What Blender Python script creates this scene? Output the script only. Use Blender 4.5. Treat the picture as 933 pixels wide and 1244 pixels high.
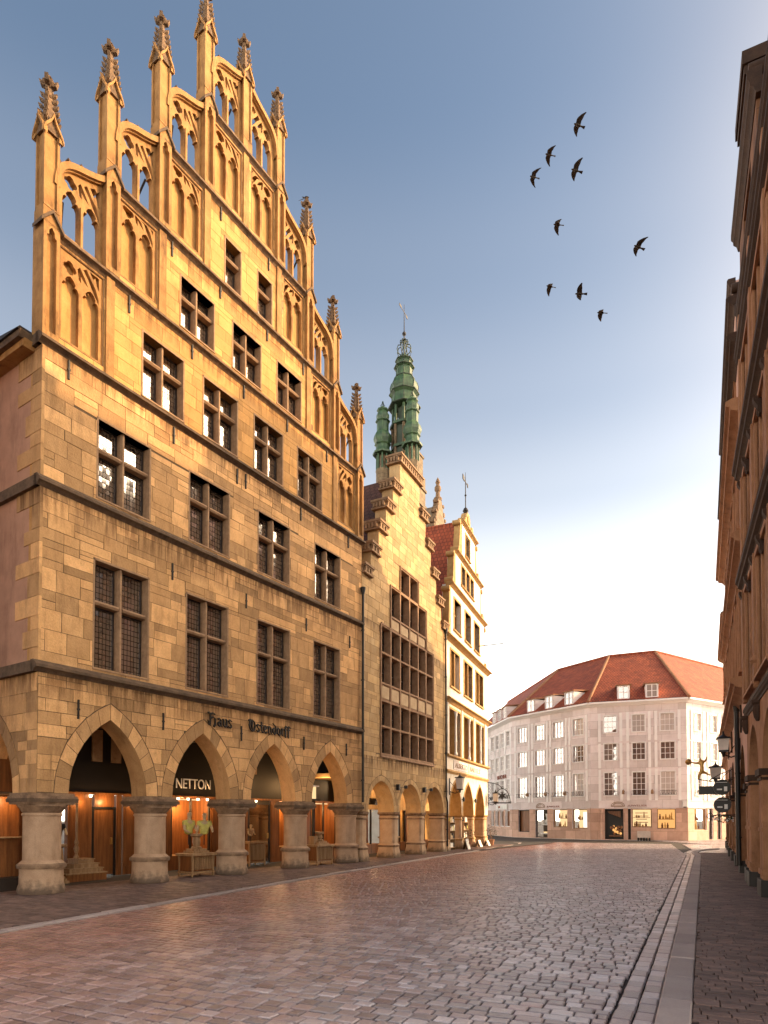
import bpy, math, random
import numpy as np
from mathutils import Vector, Matrix
from mathutils.geometry import tessellate_polygon
random.seed(7)
R = math.radians
for o in list(bpy.data.objects):
    bpy.data.objects.remove(o)
scn = bpy.context.scene
COL = scn.collection

# ------------------------------------------------------------------ camera
cam = bpy.data.cameras.new('camera')
camo = bpy.data.objects.new('camera', cam); COL.objects.link(camo)
camo.location = (0, 0, 1.7)
camo.rotation_euler = (R(91.5), 0, 0)
cam.sensor_fit = 'VERTICAL'; cam.sensor_height = 36; cam.lens = 36*775/1244
cam.shift_x = 0; cam.shift_y = (973.7-622)/1244
cam.clip_start = .05; cam.clip_end = 3000
scn.camera = camo

# ------------------------------------------------------------------ sun, sky, exposure
SUN_AZ, SUN_EL = 85.0, 24.0      # azimuth clockwise from +Y (camera forward), elevation
sun = bpy.data.lights.new('sun', 'SUN'); sun.energy = 2.3; sun.angle = R(.6); sun.color = (1, .63, .30)
suno = bpy.data.objects.new('sun', sun); COL.objects.link(suno)
sd = Vector((math.sin(R(SUN_AZ))*math.cos(R(SUN_EL)), math.cos(R(SUN_AZ))*math.cos(R(SUN_EL)), math.sin(R(SUN_EL))))
suno.rotation_euler = (-sd).to_track_quat('-Z', 'Y').to_euler()
suno.location = sd*200
world = bpy.data.worlds.new('World'); scn.world = world; world.use_nodes = True
wn = world.node_tree; wn.nodes.clear()
wo = wn.nodes.new('ShaderNodeOutputWorld'); bg = wn.nodes.new('ShaderNodeBackground')
sky = wn.nodes.new('ShaderNodeTexSky'); sky.sky_type = 'NISHITA'; sky.sun_disc = False
sky.sun_elevation = R(SUN_EL); sky.sun_rotation = R(SUN_AZ)
sky.air_density = 1.0; sky.dust_density = 1.6; sky.ozone_density = 1.6; sky.altitude = 60
bg.inputs[1].default_value = .12
# thin bright cloud bank low over the square, soft veil higher up
tc = wn.nodes.new('ShaderNodeTexCoord'); sep = wn.nodes.new('ShaderNodeSeparateXYZ')
wn.links.new(tc.outputs['Generated'], sep.inputs[0])
mp = wn.nodes.new('ShaderNodeMapping'); mp.inputs['Scale'].default_value = (1.6, 1.6, 5.0)
wn.links.new(tc.outputs['Generated'], mp.inputs[0])
cn = wn.nodes.new('ShaderNodeTexNoise'); cn.inputs['Scale'].default_value = 2.2; cn.inputs['Detail'].default_value = 7; cn.inputs['Roughness'].default_value = .55
wn.links.new(mp.outputs[0], cn.inputs[0])
cr = wn.nodes.new('ShaderNodeValToRGB'); cr.color_ramp.elements[0].position = .42; cr.color_ramp.elements[1].position = .75
wn.links.new(cn.outputs[0], cr.inputs[0])
hr = wn.nodes.new('ShaderNodeValToRGB')      # cloud amount by elevation
e = hr.color_ramp.elements; e[0].position = 0; e[0].color = (.4, .4, .4, 1); e[1].position = .55; e[1].color = (0, 0, 0, 1)
k = e.new(.30); k.color = (.10, .10, .10, 1); k = e.new(.42); k.color = (.02, .02, .02, 1)
wn.links.new(sep.outputs['Z'], hr.inputs[0])
hz = wn.nodes.new('ShaderNodeValToRGB')      # white haze by elevation
hz.color_ramp.interpolation = 'EASE'
e = hz.color_ramp.elements; e[0].position = 0; e[0].color = (.95, .95, .95, 1); e[1].position = .76; e[1].color = (0, 0, 0, 1)
for p_, c_ in ((.14, .62), (.22, .30), (.30, .125), (.37, .07), (.45, .04), (.55, .02), (.66, .008)):
    k = e.new(p_); k.color = (c_, c_, c_, 1)
wn.links.new(sep.outputs['Z'], hz.inputs[0])
mul = wn.nodes.new('ShaderNodeMath'); mul.operation = 'MULTIPLY'
wn.links.new(cr.outputs[0], mul.inputs[0]); wn.links.new(hr.outputs[0], mul.inputs[1])
mx = wn.nodes.new('ShaderNodeMath'); mx.operation = 'MAXIMUM'
wn.links.new(mul.outputs[0], mx.inputs[0]); wn.links.new(hz.outputs[0], mx.inputs[1])
tint = wn.nodes.new('ShaderNodeMixRGB'); tint.blend_type = 'MULTIPLY'; tint.inputs[0].default_value = 1
tint.inputs[2].default_value = (.74, .68, .60, 1)
wn.links.new(sky.outputs[0], tint.inputs[1])
mix = wn.nodes.new('ShaderNodeMixRGB'); mix.inputs[2].default_value = (27.0, 23.4, 19.0, 1)
wn.links.new(mx.outputs[0], mix.inputs[0]); wn.links.new(tint.outputs[0], mix.inputs[1])
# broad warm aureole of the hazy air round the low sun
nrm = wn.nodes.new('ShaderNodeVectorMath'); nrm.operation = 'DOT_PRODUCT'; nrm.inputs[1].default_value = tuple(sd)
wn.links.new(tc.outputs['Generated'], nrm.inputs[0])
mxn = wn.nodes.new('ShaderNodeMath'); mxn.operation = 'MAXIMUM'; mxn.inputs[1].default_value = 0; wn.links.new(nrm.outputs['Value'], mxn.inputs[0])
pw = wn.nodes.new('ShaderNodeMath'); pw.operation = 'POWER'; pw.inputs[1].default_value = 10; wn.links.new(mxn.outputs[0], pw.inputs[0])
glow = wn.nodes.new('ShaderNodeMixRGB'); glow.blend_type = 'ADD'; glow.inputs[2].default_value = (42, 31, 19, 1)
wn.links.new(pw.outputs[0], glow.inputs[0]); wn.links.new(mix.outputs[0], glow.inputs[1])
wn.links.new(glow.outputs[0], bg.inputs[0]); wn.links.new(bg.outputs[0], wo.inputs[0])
scn.view_settings.view_transform = 'Standard'; scn.view_settings.look = 'None'
scn.view_settings.exposure = 1.5; scn.view_settings.gamma = 1
scn.render.engine = 'CYCLES'
try:
    scn.cycles.max_bounces = 6; scn.cycles.diffuse_bounces = 3; scn.cycles.glossy_bounces = 3
except Exception: pass

# ------------------------------------------------------------------ helpers
class MB:
    def __init__(s, xf=None): s.v = []; s.f = []; s.m = []; s.mats = []; s.xf = xf
    def mi(s, mat):
        if mat not in s.mats: s.mats.append(mat)
        return s.mats.index(mat)
    def add(s, vs, fs, mat):
        b = len(s.v); k = s.mi(mat)
        s.v += [s.xf(p) for p in vs] if s.xf else [tuple(p) for p in vs]
        for f in fs: s.f.append(tuple(b+i for i in f)); s.m.append(k)
    def box(s, x0, x1, y0, y1, z0, z1, mat):
        v = [(x0,y0,z0),(x1,y0,z0),(x1,y1,z0),(x0,y1,z0),(x0,y0,z1),(x1,y0,z1),(x1,y1,z1),(x0,y1,z1)]
        s.add(v, [(0,3,2,1),(4,5,6,7),(0,1,5,4),(1,2,6,5),(2,3,7,6),(3,0,4,7)], mat)
    def hexa(s, v, mat):
        s.add(v, [(0,3,2,1),(4,5,6,7),(0,1,5,4),(1,2,6,5),(2,3,7,6),(3,0,4,7)], mat)
    def prism(s, poly, y0, y1, mat):           # convex polygon in XZ (counter-clockwise seen from -Y), extruded along Y
        n = len(poly)
        v = [(x, y0, z) for x, z in poly]+[(x, y1, z) for x, z in poly]
        f = [tuple(range(n)), tuple(range(2*n-1, n-1, -1))]+[(i, i+n, (i+1) % n+n, (i+1) % n) for i in range(n)]
        s.add(v, f, mat)
    def prof(s, poly, x0, x1, mat):            # convex profile in YZ, extruded along X
        n = len(poly)
        v = [(x0, y, z) for y, z in poly]+[(x1, y, z) for y, z in poly]
        f = [tuple(range(n)), tuple(range(2*n-1, n-1, -1))]+[(i, i+n, (i+1) % n+n, (i+1) % n) for i in range(n)]
        s.add(v, f, mat)
    def plate(s, outer, holes, y0, y1, mat, sidemat=None):
        loops = [outer]+list(holes)
        veclists = [[Vector((x, z, 0)) for x, z in L] for L in loops]
        tris = tessellate_polygon(veclists)
        flat = [p for L in loops for p in L]; n = len(flat)
        v = [(x, y0, z) for x, z in flat]+[(x, y1, z) for x, z in flat]
        f = []
        for t in tris:
            a, b, c = [flat[i] for i in t]
            cr = (b[0]-a[0])*(c[1]-a[1])-(b[1]-a[1])*(c[0]-a[0])
            if abs(cr) < 1e-9: continue
            if cr < 0: t = (t[0], t[2], t[1])
            f.append(tuple(t)); f.append((t[0]+n, t[2]+n, t[1]+n))
        s.add(v, f, mat)
        b = 0; sf = []
        for li, L in enumerate(loops):
            m = len(L); ar = sum(L[i][0]*L[(i+1) % m][1]-L[(i+1) % m][0]*L[i][1] for i in range(m))
            fl = (ar > 0) != (li > 0)
            for i in range(m):
                i0, i1 = b+i, b+(i+1) % m
                sf.append((i0, i0+n, i1+n, i1) if fl else (i0, i1, i1+n, i0+n))
            b += m
        s.add(v, sf, sidemat or mat)
    def lathe(s, pr, n, c, mat, a0=0, sx=1, sy=1, cap=True):
        cx, cy, cz = c; v = []; f = []
        for r, z in pr:
            for i in range(n):
                a = a0+2*math.pi*i/n
                v.append((cx+r*sx*math.cos(a), cy+r*sy*math.sin(a), cz+z))
        for j in range(len(pr)-1):
            for i in range(n):
                f.append((j*n+i, j*n+(i+1) % n, (j+1)*n+(i+1) % n, (j+1)*n+i))
        if cap:
            f.append(tuple(range(n-1, -1, -1))); f.append(tuple((len(pr)-1)*n+i for i in range(n)))
        s.add(v, f, mat)
    def tube(s, pts, r, n, mat, close=False):
        pts = [Vector(p) for p in pts]; N = len(pts); v = []; f = []
        for i, p in enumerate(pts):
            if close: t = pts[(i+1) % N]-pts[i-1]
            else: t = pts[min(i+1, N-1)]-pts[max(i-1, 0)]
            t.normalize()
            u = t.cross(Vector((0, 0, 1)) if abs(t.z) < .9 else Vector((1, 0, 0))).normalized(); w = t.cross(u)
            rr = r[i] if isinstance(r, (list, tuple)) else r
            for k in range(n):
                a = 2*math.pi*k/n; q = p+u*rr*math.cos(a)+w*rr*math.sin(a); v.append(tuple(q))
        for i in range(N if close else N-1):
            for k in range(n):
                j = (i+1) % N
                f.append((i*n+k, i*n+(k+1) % n, j*n+(k+1) % n, j*n+k))
        if not close:
            f.append(tuple(range(n))); f.append(tuple((N-1)*n+k for k in range(n-1, -1, -1)))
        s.add(v, f, mat)
    def ribbon(s, path, th, y0, y1, mat):      # moulding following an XZ path, th thick on its left side
        n = len(path); L = []; 
        for i, p in enumerate(path):
            a = path[max(i-1, 0)]; b = path[min(i+1, n-1)]
            dx, dz = b[0]-a[0], b[1]-a[1]; l = math.hypot(dx, dz)
            L.append((p[0]-dz/l*th, p[1]+dx/l*th))
        for i in range(n-1):
            s.prism([path[i], path[i+1], L[i+1], L[i]], y0, y1, mat)
    def build(s, name, parent=None, loc=None, uv=True, sharp=35):
        me = bpy.data.meshes.new(name); me.from_pydata(s.v, [], s.f)
        for m in s.mats: me.materials.append(m)
        me.polygons.foreach_set('material_index', s.m)
        if uv:
            ul = me.uv_layers.new(name='UVMap'); data = np.zeros((len(me.loops), 2), np.float32); vs = me.vertices
            for p in me.polygons:
                n = p.normal
                if abs(n.z) > .995: u = Vector((1, 0, 0)); w = Vector((0, 1, 0))
                else: u = Vector((-n.y, n.x, 0)).normalized(); w = n.cross(u)
                for li in p.loop_indices:
                    co = vs[me.loops[li].vertex_index].co; data[li] = (co.dot(u), co.dot(w))
            ul.data.foreach_set('uv', data.ravel())
        if sharp:
            me.polygons.foreach_set('use_smooth', [True]*len(me.polygons)); me.set_sharp_from_angle(angle=R(sharp))
        me.update()
        o = bpy.data.objects.new(name, me); COL.objects.link(o)
        if parent: o.parent = parent
        if loc: o.location = loc
        return o

def thing(name, label, cat, loc=(0, 0, 0), rot=0, group=None):
    o = bpy.data.objects.new(name, None); COL.objects.link(o); o.empty_display_size = .3
    o.location = loc; o.rotation_euler = (0, 0, R(rot)); o['label'] = label; o['category'] = cat
    if group: o['group'] = group
    return o
def tag(o, label, cat, group=None):
    o['label'] = label; o['category'] = cat
    if group: o['group'] = group
    return o
def struct(o): o['kind'] = 'structure'; return o
def inst(o, parent, loc):
    c = o.copy(); COL.objects.link(c); c.parent = parent; c.location = loc; return c
def inst_tree(o, parent, loc):
    c = inst(o, parent, loc)
    for ch in list(o.children):
        d = ch.copy(); COL.objects.link(d); d.parent = c
        for g in list(ch.children):
            h = g.copy(); COL.objects.link(h); h.parent = d
    return c
def empty_part(name, parent, loc=(0, 0, 0)):
    o = bpy.data.objects.new(name, None); COL.objects.link(o); o.parent = parent; o.location = loc; return o
def W(root, p):        # local point of a building -> world
    a = root.rotation_euler[2]; c, s = math.cos(a), math.sin(a)
    return (root.location[0]+c*p[0]-s*p[1], root.location[1]+s*p[0]+c*p[1], root.location[2]+p[2])

# ------------------------------------------------------------------ materials
class NT:
    def __init__(s, name):
        s.m = bpy.data.materials.new(name); s.m.use_nodes = True; s.t = s.m.node_tree; s.t.nodes.clear()
        s.out = s.n('OutputMaterial')
    def n(s, typ, **kw):
        o = s.t.nodes.new('ShaderNode'+typ)
        for k, v in kw.items(): setattr(o, k, v)
        return o
    def l(s, a, b): s.t.links.new(a, b)
    def val(s, inp, x):
        if hasattr(x, 'is_output'): s.l(x, inp)
        else: inp.default_value = x
    def math(s, op, a, b=0, c=None, clamp=False):
        o = s.n('Math', operation=op, use_clamp=clamp); s.val(o.inputs[0], a); s.val(o.inputs[1], b)
        if c is not None: s.val(o.inputs[2], c)
        return o.outputs[0]
    def mix(s, fac, a, b, mode='MIX'):
        o = s.n('MixRGB', blend_type=mode); s.val(o.inputs[0], fac)
        s.val(o.inputs[1], a if hasattr(a, 'is_output') else (*a, 1)); s.val(o.inputs[2], b if hasattr(b, 'is_output') else (*b, 1))
        return o.outputs[0]
    def noise(s, vec, scale, det=4, rough=.55):
        o = s.n('TexNoise'); o.inputs['Scale'].default_value = scale; o.inputs['Detail'].default_value = det; o.inputs['Roughness'].default_value = rough
        if vec is not None: s.l(vec, o.inputs['Vector'])
        return o.outputs[0]
    def ramp(s, x, p0, p1):
        o = s.n('MapRange'); o.clamp = True; s.val(o.inputs[0], x); o.inputs[1].default_value = p0; o.inputs[2].default_value = p1
        return o.outputs[0]
    def mapping(s, vec, sc):
        o = s.n('Mapping'); o.inputs['Scale'].default_value = sc; s.l(vec, o.inputs[0]); return o.outputs[0]

def mat(name, col, col2=None, rough=.85, isl=0., nscale=2.5, namt=.3, bump=.25, bscale=35, streaks=(), scol=(.24, .18, .14), metal=0., spec=.4, brick=None, speck=0., uvc=False, base_dirt=None, lateral_sheen=None, soot=0., grain=False):
    t = NT(name); tc = t.n('TexCoord'); P = tc.outputs['Object']; bs = t.n('BsdfPrincipled')
    col2 = col2 or tuple(c*.7 for c in col)
    n1 = t.noise(t.mapping(P, (9, 9, .8)) if grain else P, 1.5 if grain else nscale, 5, .6); n2 = t.noise(P, bscale, 4, .65)
    f = t.ramp(n1, .32, .68)
    c = t.mix(f, col2, col)
    if lateral_sheen:                          # red-brown at left pales to silvery grey: street sheen put into the colour
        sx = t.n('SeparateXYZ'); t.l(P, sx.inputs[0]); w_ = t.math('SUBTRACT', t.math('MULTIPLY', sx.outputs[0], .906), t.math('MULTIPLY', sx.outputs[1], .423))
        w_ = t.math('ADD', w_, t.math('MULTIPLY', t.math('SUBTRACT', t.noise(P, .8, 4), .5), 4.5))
        c = t.mix(t.ramp(w_, -7.5, -2.5), c, t.mix(f, lateral_sheen[1], lateral_sheen[0]))
    g = None
    if isl:
        g = t.n('NewGeometry').outputs['Random Per Island']
        h = t.math('FRACT', t.math('MULTIPLY', g, 37.7))
        c = t.mix(t.math('MULTIPLY', h, .55), c, col2)
        v = t.math('ADD', 1-isl, t.math('MULTIPLY', g, 2*isl))
        vv = t.n('CombineXYZ'); [t.l(v, vv.inputs[i]) for i in range(3)]
        c = t.mix(1, c, vv.outputs[0], 'MULTIPLY')
    fine = t.ramp(n2, .25, .75)
    c = t.mix(namt, c, t.mix(fine, (.55, .52, .5), (1.2, 1.2, 1.2)), 'MULTIPLY')
    if speck:
        sp = t.ramp(t.noise(P, bscale*2.3, 2), .62, .7)
        c = t.mix(t.math('MULTIPLY', sp, speck), c, tuple(x*.3 for x in col))
    if soot:                             # weather-blackened patches and rain runs
        so = t.ramp(t.noise(t.mapping(P, (3.2, 3.2, .8)), 1.0, 7, .72), .50, .66)
        c = t.mix(t.math('MULTIPLY', so, soot), c, t.mix(1, c, (.22, .17, .14), 'MULTIPLY'))
    hgt = n2
    if brick:
        bt = t.n('TexBrick'); t.l(tc.outputs['UV'], bt.inputs[0]); w, h_, mo = brick
        bt.inputs['Scale'].default_value = 1; bt.inputs['Brick Width'].default_value = w; bt.inputs['Row Height'].default_value = h_; bt.inputs['Mortar Size'].default_value = mo
        bt.inputs['Mortar Smooth'].default_value = .3
        bt.inputs['Color1'].default_value = (1.12, 1.12, 1.12, 1); bt.inputs['Color2'].default_value = (.72, .7, .68, 1); bt.inputs['Mortar'].default_value = (.4, .37, .34, 1)
        c = t.mix(.85, c, bt.outputs[0], 'MULTIPLY')
        hgt = t.math('SUBTRACT', t.math('MULTIPLY', n2, .35), bt.outputs['Fac'])
    if streaks:
        sx = t.n('SeparateXYZ'); t.l(P, sx.inputs[0]); z = sx.outputs[2]
        st = t.ramp(t.noise(t.mapping(P, (5.5, 5.5, .55)), 1.0, 5, .7), .41, .57)
        tot = None
        for z0, ln in streaks:
            a = t.math('MULTIPLY', t.ramp(z, z0-ln, z0-.02), t.math('LESS_THAN', z, z0+.03))
            tot = a if tot is None else t.math('MAXIMUM', tot, a)
        env = tot; tot = t.math('MULTIPLY', t.math('POWER', tot, .7), st)
        c = t.mix(t.math('MULTIPLY', tot, .9), c, t.mix(1, c, scol, 'MULTIPLY'))
        lt = t.ramp(t.noise(t.mapping(P, (7.5, 7.5, .45)), 1.0, 4, .7), .62, .70)      # pale lime runs
        c = t.mix(t.math('MULTIPLY', t.math('MULTIPLY', lt, .55), env), c, tuple(min(x*1.5, .85) for x in col))
    if base_dirt:
        sx = t.n('SeparateXYZ'); t.l(P, sx.inputs[0]); z = sx.outputs[2]
        dn = t.math('ADD', z, t.math('MULTIPLY', t.math('SUBTRACT', t.noise(P, 7, 4), .5), base_dirt*1.6))
        c = t.mix(t.math('MULTIPLY', t.ramp(dn, base_dirt, base_dirt*.3), .75), c, (.05, .038, .03))
    t.l(c, bs.inputs['Base Color']); bs.inputs['Roughness'].default_value = rough; bs.inputs['Metallic'].default_value = metal
    bs.inputs['Specular IOR Level'].default_value = spec
    if bump:
        b = t.n('Bump'); b.inputs['Strength'].default_value = bump; b.inputs['Distance'].default_value = .02
        t.l(hgt, b.inputs['Height']); t.l(b.outputs[0], bs.inputs['Normal'])
    t.l(bs.outputs[0], t.out.inputs[0])
    return t.m

def emis(name, col, st):
    t = NT(name); e = t.n('Emission'); e.inputs[0].default_value = (*col, 1); e.inputs[1].default_value = st
    t.l(e.outputs[0], t.out.inputs[0]); return t.m

def glass(name, cell=None, line=.012, tint=(.03, .022, .016), refl=.42, wob=.022, rough=.03, curtain=0):
    t = NT(name); tc = t.n('TexCoord'); P = tc.outputs['Object']
    d = t.n('BsdfDiffuse'); d.inputs[0].default_value = (*tint, 1)
    if curtain:                          # some rooms have pale net curtains or blinds
        oi2 = t.n('ObjectInfo'); wv = t.noise(t.mapping(P, (14, 1, .4)), 1, 2)
        cf = t.math('MULTIPLY', t.ramp(oi2.outputs['Random'], 1-curtain, 1-curtain+.15), t.math('ADD', .65, t.math('MULTIPLY', wv, .5)), clamp=True)
        t.l(t.mix(cf, tint, (.68, .62, .58)), d.inputs[0])
    g = t.n('BsdfGlossy'); g.inputs['Roughness'].default_value = rough; g.inputs[0].default_value = (.9, .9, .92, 1)
    geo = t.n('NewGeometry'); lw = t.n('LayerWeight'); lw.inputs[0].default_value = .45
    fac = t.math('ADD', refl, t.math('MULTIPLY', lw.outputs['Facing'], .35), clamp=True)
    ms = t.n('MixShader')
    if cell:
        sx = t.n('SeparateXYZ'); t.l(P, sx.inputs[0])
        cx, cz = cell
        fx = t.math('DIVIDE', sx.outputs[0], cx); fz = t.math('DIVIDE', sx.outputs[2], cz)
        ix = t.math('FLOOR', fx); iz = t.math('FLOOR', fz)
        cv = t.n('CombineXYZ'); t.l(ix, cv.inputs[0]); t.l(iz, cv.inputs[2])
        oi = t.n('ObjectInfo'); t.l(t.math('MULTIPLY', oi.outputs['Random'], 91), cv.inputs[1])
        wnn = t.n('TexWhiteNoise'); t.l(cv.outputs[0], wnn.inputs[0])
        off = t.n('VectorMath', operation='SUBTRACT'); t.l(wnn.outputs['Color'], off.inputs[0]); off.inputs[1].default_value = (.5, .5, .5)
        sc = t.n('VectorMath', operation='SCALE'); t.l(off.outputs[0], sc.inputs[0]); sc.inputs[3].default_value = wob
        ad = t.n('VectorMath', operation='ADD'); t.l(geo.outputs['Normal'], ad.inputs[0]); t.l(sc.outputs[0], ad.inputs[1])
        nm = t.n('VectorMath', operation='NORMALIZE'); t.l(ad.outputs[0], nm.inputs[0]); t.l(nm.outputs[0], g.inputs['Normal'])
        lx = t.math('LESS_THAN', t.math('FRACT', fx), line/cx); lz = t.math('LESS_THAN', t.math('FRACT', fz), line/cz)
        ln = t.math('MAXIMUM', lx, lz)
        t.l(t.mix(ln, tint, (.012, .01, .008)), d.inputs[0])
        fac = t.math('MULTIPLY', fac, t.math('SUBTRACT', 1, t.math('MULTIPLY', ln, .93)))
        fac = t.math('MULTIPLY', fac, t.math('ADD', .7, t.math('MULTIPLY', wnn.outputs['Value'], .4)))
    else:
        b = t.n('Bump'); b.inputs['Strength'].default_value = .06; b.inputs['Distance'].default_value = .05
        t.l(t.noise(P, 1.3, 2), b.inputs['Height']); t.l(b.outputs[0], g.inputs['Normal'])
    t.l(fac, ms.inputs[0]); t.l(d.outputs[0], ms.inputs[1]); t.l(g.outputs[0], ms.inputs[2]); t.l(ms.outputs[0], t.out.inputs[0])
    return t.m

SA = [(5.0, .75), (9.0, .8), (12.2, .6)]
M = dict(
 ashlar=mat('rough golden ashlar', (.67, .405, .185), (.50, .285, .118), isl=.36, bump=.6, bscale=22, streaks=SA, speck=.3, soot=.35),
 ashlar_up=mat('smooth golden ashlar', (.58, .325, .115), (.48, .25, .075), isl=.24, bump=.4, bscale=24, streaks=[(12.2, .5), (14.75, .5), (17.1, .5), (19.45, .5)], soot=.3),
 joint=mat('ashlar joint', (.13, .08, .042), bump=.4),
 carve=mat('carved sandstone', (.43, .235, .08), (.27, .135, .042), bump=.45, bscale=22, soot=.75),
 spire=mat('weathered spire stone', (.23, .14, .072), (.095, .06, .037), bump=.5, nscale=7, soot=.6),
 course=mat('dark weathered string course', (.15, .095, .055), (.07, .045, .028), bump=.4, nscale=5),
 mull=mat('brown window stone', (.37, .235, .135), (.24, .145, .08), bump=.3, nscale=6),
 column=mat('pinkish column stone', (.50, .345, .225), (.38, .245, .15), bump=.5, bscale=40, nscale=3, base_dirt=.35, speck=.4, soot=.3),
 capital=mat('column capital stone', (.33, .215, .13), (.15, .095, .06), bump=.4, nscale=5, soot=.5),
 lead=glass('leaded glass', (.096, .13), line=.016, tint=(.15, .105, .075), refl=.2, rough=.06),
 sash=mat('dark window sash', (.035, .024, .018), bump=.1, rough=.5),
 plaster=mat('pink side plaster', (.48, .275, .185), (.38, .21, .14), bump=.3, bscale=60, namt=.2, soot=.3),
 slate=mat('dark roof slate', (.028, .022, .02), bump=.3, brick=(.3, .2, .01)),
 dark=mat('dark timber', (.028, .018, .012), bump=.2, rough=.6),
 black=mat('black painted metal', (.012, .01, .009), bump=.05, rough=.45),
 iron=mat('wrought iron', (.02, .016, .014), bump=.3, rough=.6),
 wood=mat('warm shopfront wood', (.27, .105, .032), (.12, .045, .014), bump=.15, nscale=5, rough=.4, grain=True),
 paleWood=mat('pale timber', (.42, .27, .14), (.24, .14, .065), bump=.2, nscale=6, rough=.6, grain=True),
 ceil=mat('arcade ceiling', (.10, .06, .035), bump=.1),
 shopglass=glass('shop glass', None, refl=.08, tint=(.05, .025, .012)),
 bstone=mat('pale sandstone ashlar', (.56, .40, .215), (.45, .29, .13), isl=.24, bump=.4, bscale=24, streaks=[(4.1, .5), (9.4, .4)], soot=.3),
 bjoint=mat('pale ashlar joint', (.20, .13, .072), bump=.4),
 bcap=mat('dentil cornice stone', (.33, .21, .115), (.19, .115, .065), bump=.35, nscale=6),
 bmull=mat('reddish mullion stone', (.36, .225, .135), (.24, .14, .08), bump=.25, nscale=5),
 bpanel=mat('window panel stone', (.55, .42, .27), (.42, .30, .18), bump=.2),
 bcol=mat('pale pier stone', (.56, .40, .26), (.43, .29, .175), bump=.45, bscale=40, base_dirt=.28, speck=.3),
 glassB=glass('dark window glass', None, refl=.16),
 redtile=mat('red roof tiles', (.46, .105, .04), (.27, .058, .025), bump=.9, brick=(.22, .30, .03), nscale=1.2, rough=.75),
 browntile=mat('old brown roof tiles', (.13, .05, .032), (.06, .028, .02), bump=.8, brick=(.24, .3, .03), nscale=1.2),
 white=mat('white plaster', (.80, .755, .68), (.68, .62, .53), bump=.15, bscale=50, namt=.12, streaks=[(10.8, .5), (7.6, .3), (4.0, .4)], scol=(.72, .64, .55)),
 ochre=mat('ochre sandstone trim', (.50, .315, .125), (.36, .205, .07), bump=.3, nscale=4),
 copper=mat('green copper', (.06, .125, .05), (.022, .058, .032), bump=.06, nscale=1.6, bscale=14, namt=.55, rough=.55, streaks=[(60, 60)], scol=(.3, .36, .32), spec=.5),
 copperdark=mat('dark copper', (.04, .06, .04), bump=.25, rough=.6),
 tower=mat('tower stone', (.21, .155, .09), (.11, .08, .05), bump=.4, nscale=2, brick=(.7, .35, .02)),
 greystone=mat('grey gable stone', (.25, .185, .12), (.14, .10, .065), bump=.4, nscale=3, brick=(.7, .4, .02)),
 ewall=mat('pale rose stone facing', (.82, .77, .77), (.76, .69, .69), soot=.12, bump=.12, bscale=50, namt=.15, brick=(1.15, .62, .008)),
 ebase=mat('rose granite base', (.66, .45, .35), (.56, .37, .28), bump=.1, bscale=60, namt=.3, brick=(1.0, .7, .008)),
 ewhite=mat('white window trim', (.90, .89, .88), (.84, .83, .82), bump=.05, namt=.06, rough=.6),
 eglass=glass('square window glass', None, refl=.2, tint=(.14, .095, .08), curtain=.7),
 brown=mat('brown sandstone', (.24, .115, .052), (.14, .064, .03), soot=.5, bump=.4, nscale=1.6, brick=(.62, .34, .009), streaks=[(7.6, .6), (10.6, .6), (13.6, .6), (17, .6)]),
 brownTrim=mat('dark brown cornice stone', (.06, .031, .018), (.034, .018, .011), bump=.35, nscale=5),
 brownLt=mat('light brown pilaster stone', (.42, .215, .11), (.28, .135, .066), bump=.3, nscale=2, soot=.35),
 pink=mat('rose plaster', (.62, .40, .33), (.53, .33, .265), bump=.15, bscale=50, namt=.12),
 plinth=mat('black plinth stone', (.022, .018, .016), bump=.25, rough=.55),
 setts=mat('granite setts', (.38, .20, .16), (.22, .112, .094), isl=.36, bump=.5, bscale=30, nscale=.35, rough=.3, spec=.65, speck=.2, lateral_sheen=((.56, .53, .55), (.40, .37, .385))),
 grout=mat('sand joints', (.02, .016, .014), bump=.5, bscale=60),
 paver=mat('brown paving bricks', (.19, .125, .105), (.115, .074, .062), isl=.35, bump=.4, bscale=40, nscale=1.5, rough=.62),
 kerb=mat('grey kerb stone', (.42, .36, .34), (.33, .275, .255), isl=.15, bump=.35, bscale=50, rough=.6, speck=.3),
 gold=mat('gilded metal', (.55, .33, .10), bump=.1, rough=.4, metal=.6),
 lampglass=mat('milky lamp glass', (.70, .62, .55), bump=0, rough=.25, namt=.05),
 signwhite=mat('white letter paint', (.85, .84, .8), bump=0, namt=.02),
 rust=mat('rust red letters', (.30, .10, .06), bump=.1),
 cream=mat('mannequin skin', (.60, .43, .24), bump=0, namt=.05, rough=.5),
 yellow=mat('pale yellow shirt', (.66, .60, .16), (.5, .46, .12), bump=.2, nscale=9),
 jacket=mat('dark jacket cloth', (.025, .02, .02), bump=.2),
 feather=mat('dark brown plumage', (.045, .033, .024), (.025, .018, .014), bump=.2, nscale=12),
 leaf=mat('dark leaves', (.05, .075, .03), (.025, .04, .016), isl=.3, bump=.1),
 terracotta=mat('terracotta pot', (.35, .17, .09), bump=.2),
 roadbase=mat('ground', (.045, .035, .03), bump=.3, nscale=.3, bscale=12),
)
M['litwood'] = emis('lit shop interior', (1, .5, .16), .38)
M['litwarm'] = emis('lit shop window', (1, .66, .32), .42)
M['litwhite'] = emis('bright shop display', (1, .9, .75), .5)
M['bulb'] = emis('lamp bulb', (1, .75, .45), 3)

def lamp(name, root, p, e, col=(1, .55, .22), r=.12):
    l = bpy.data.lights.new(name, 'POINT'); l.energy = e; l.color = col; l.shadow_soft_size = r
    o = bpy.data.objects.new(name, l); COL.objects.link(o); o.location = W(root, p); return o

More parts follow.
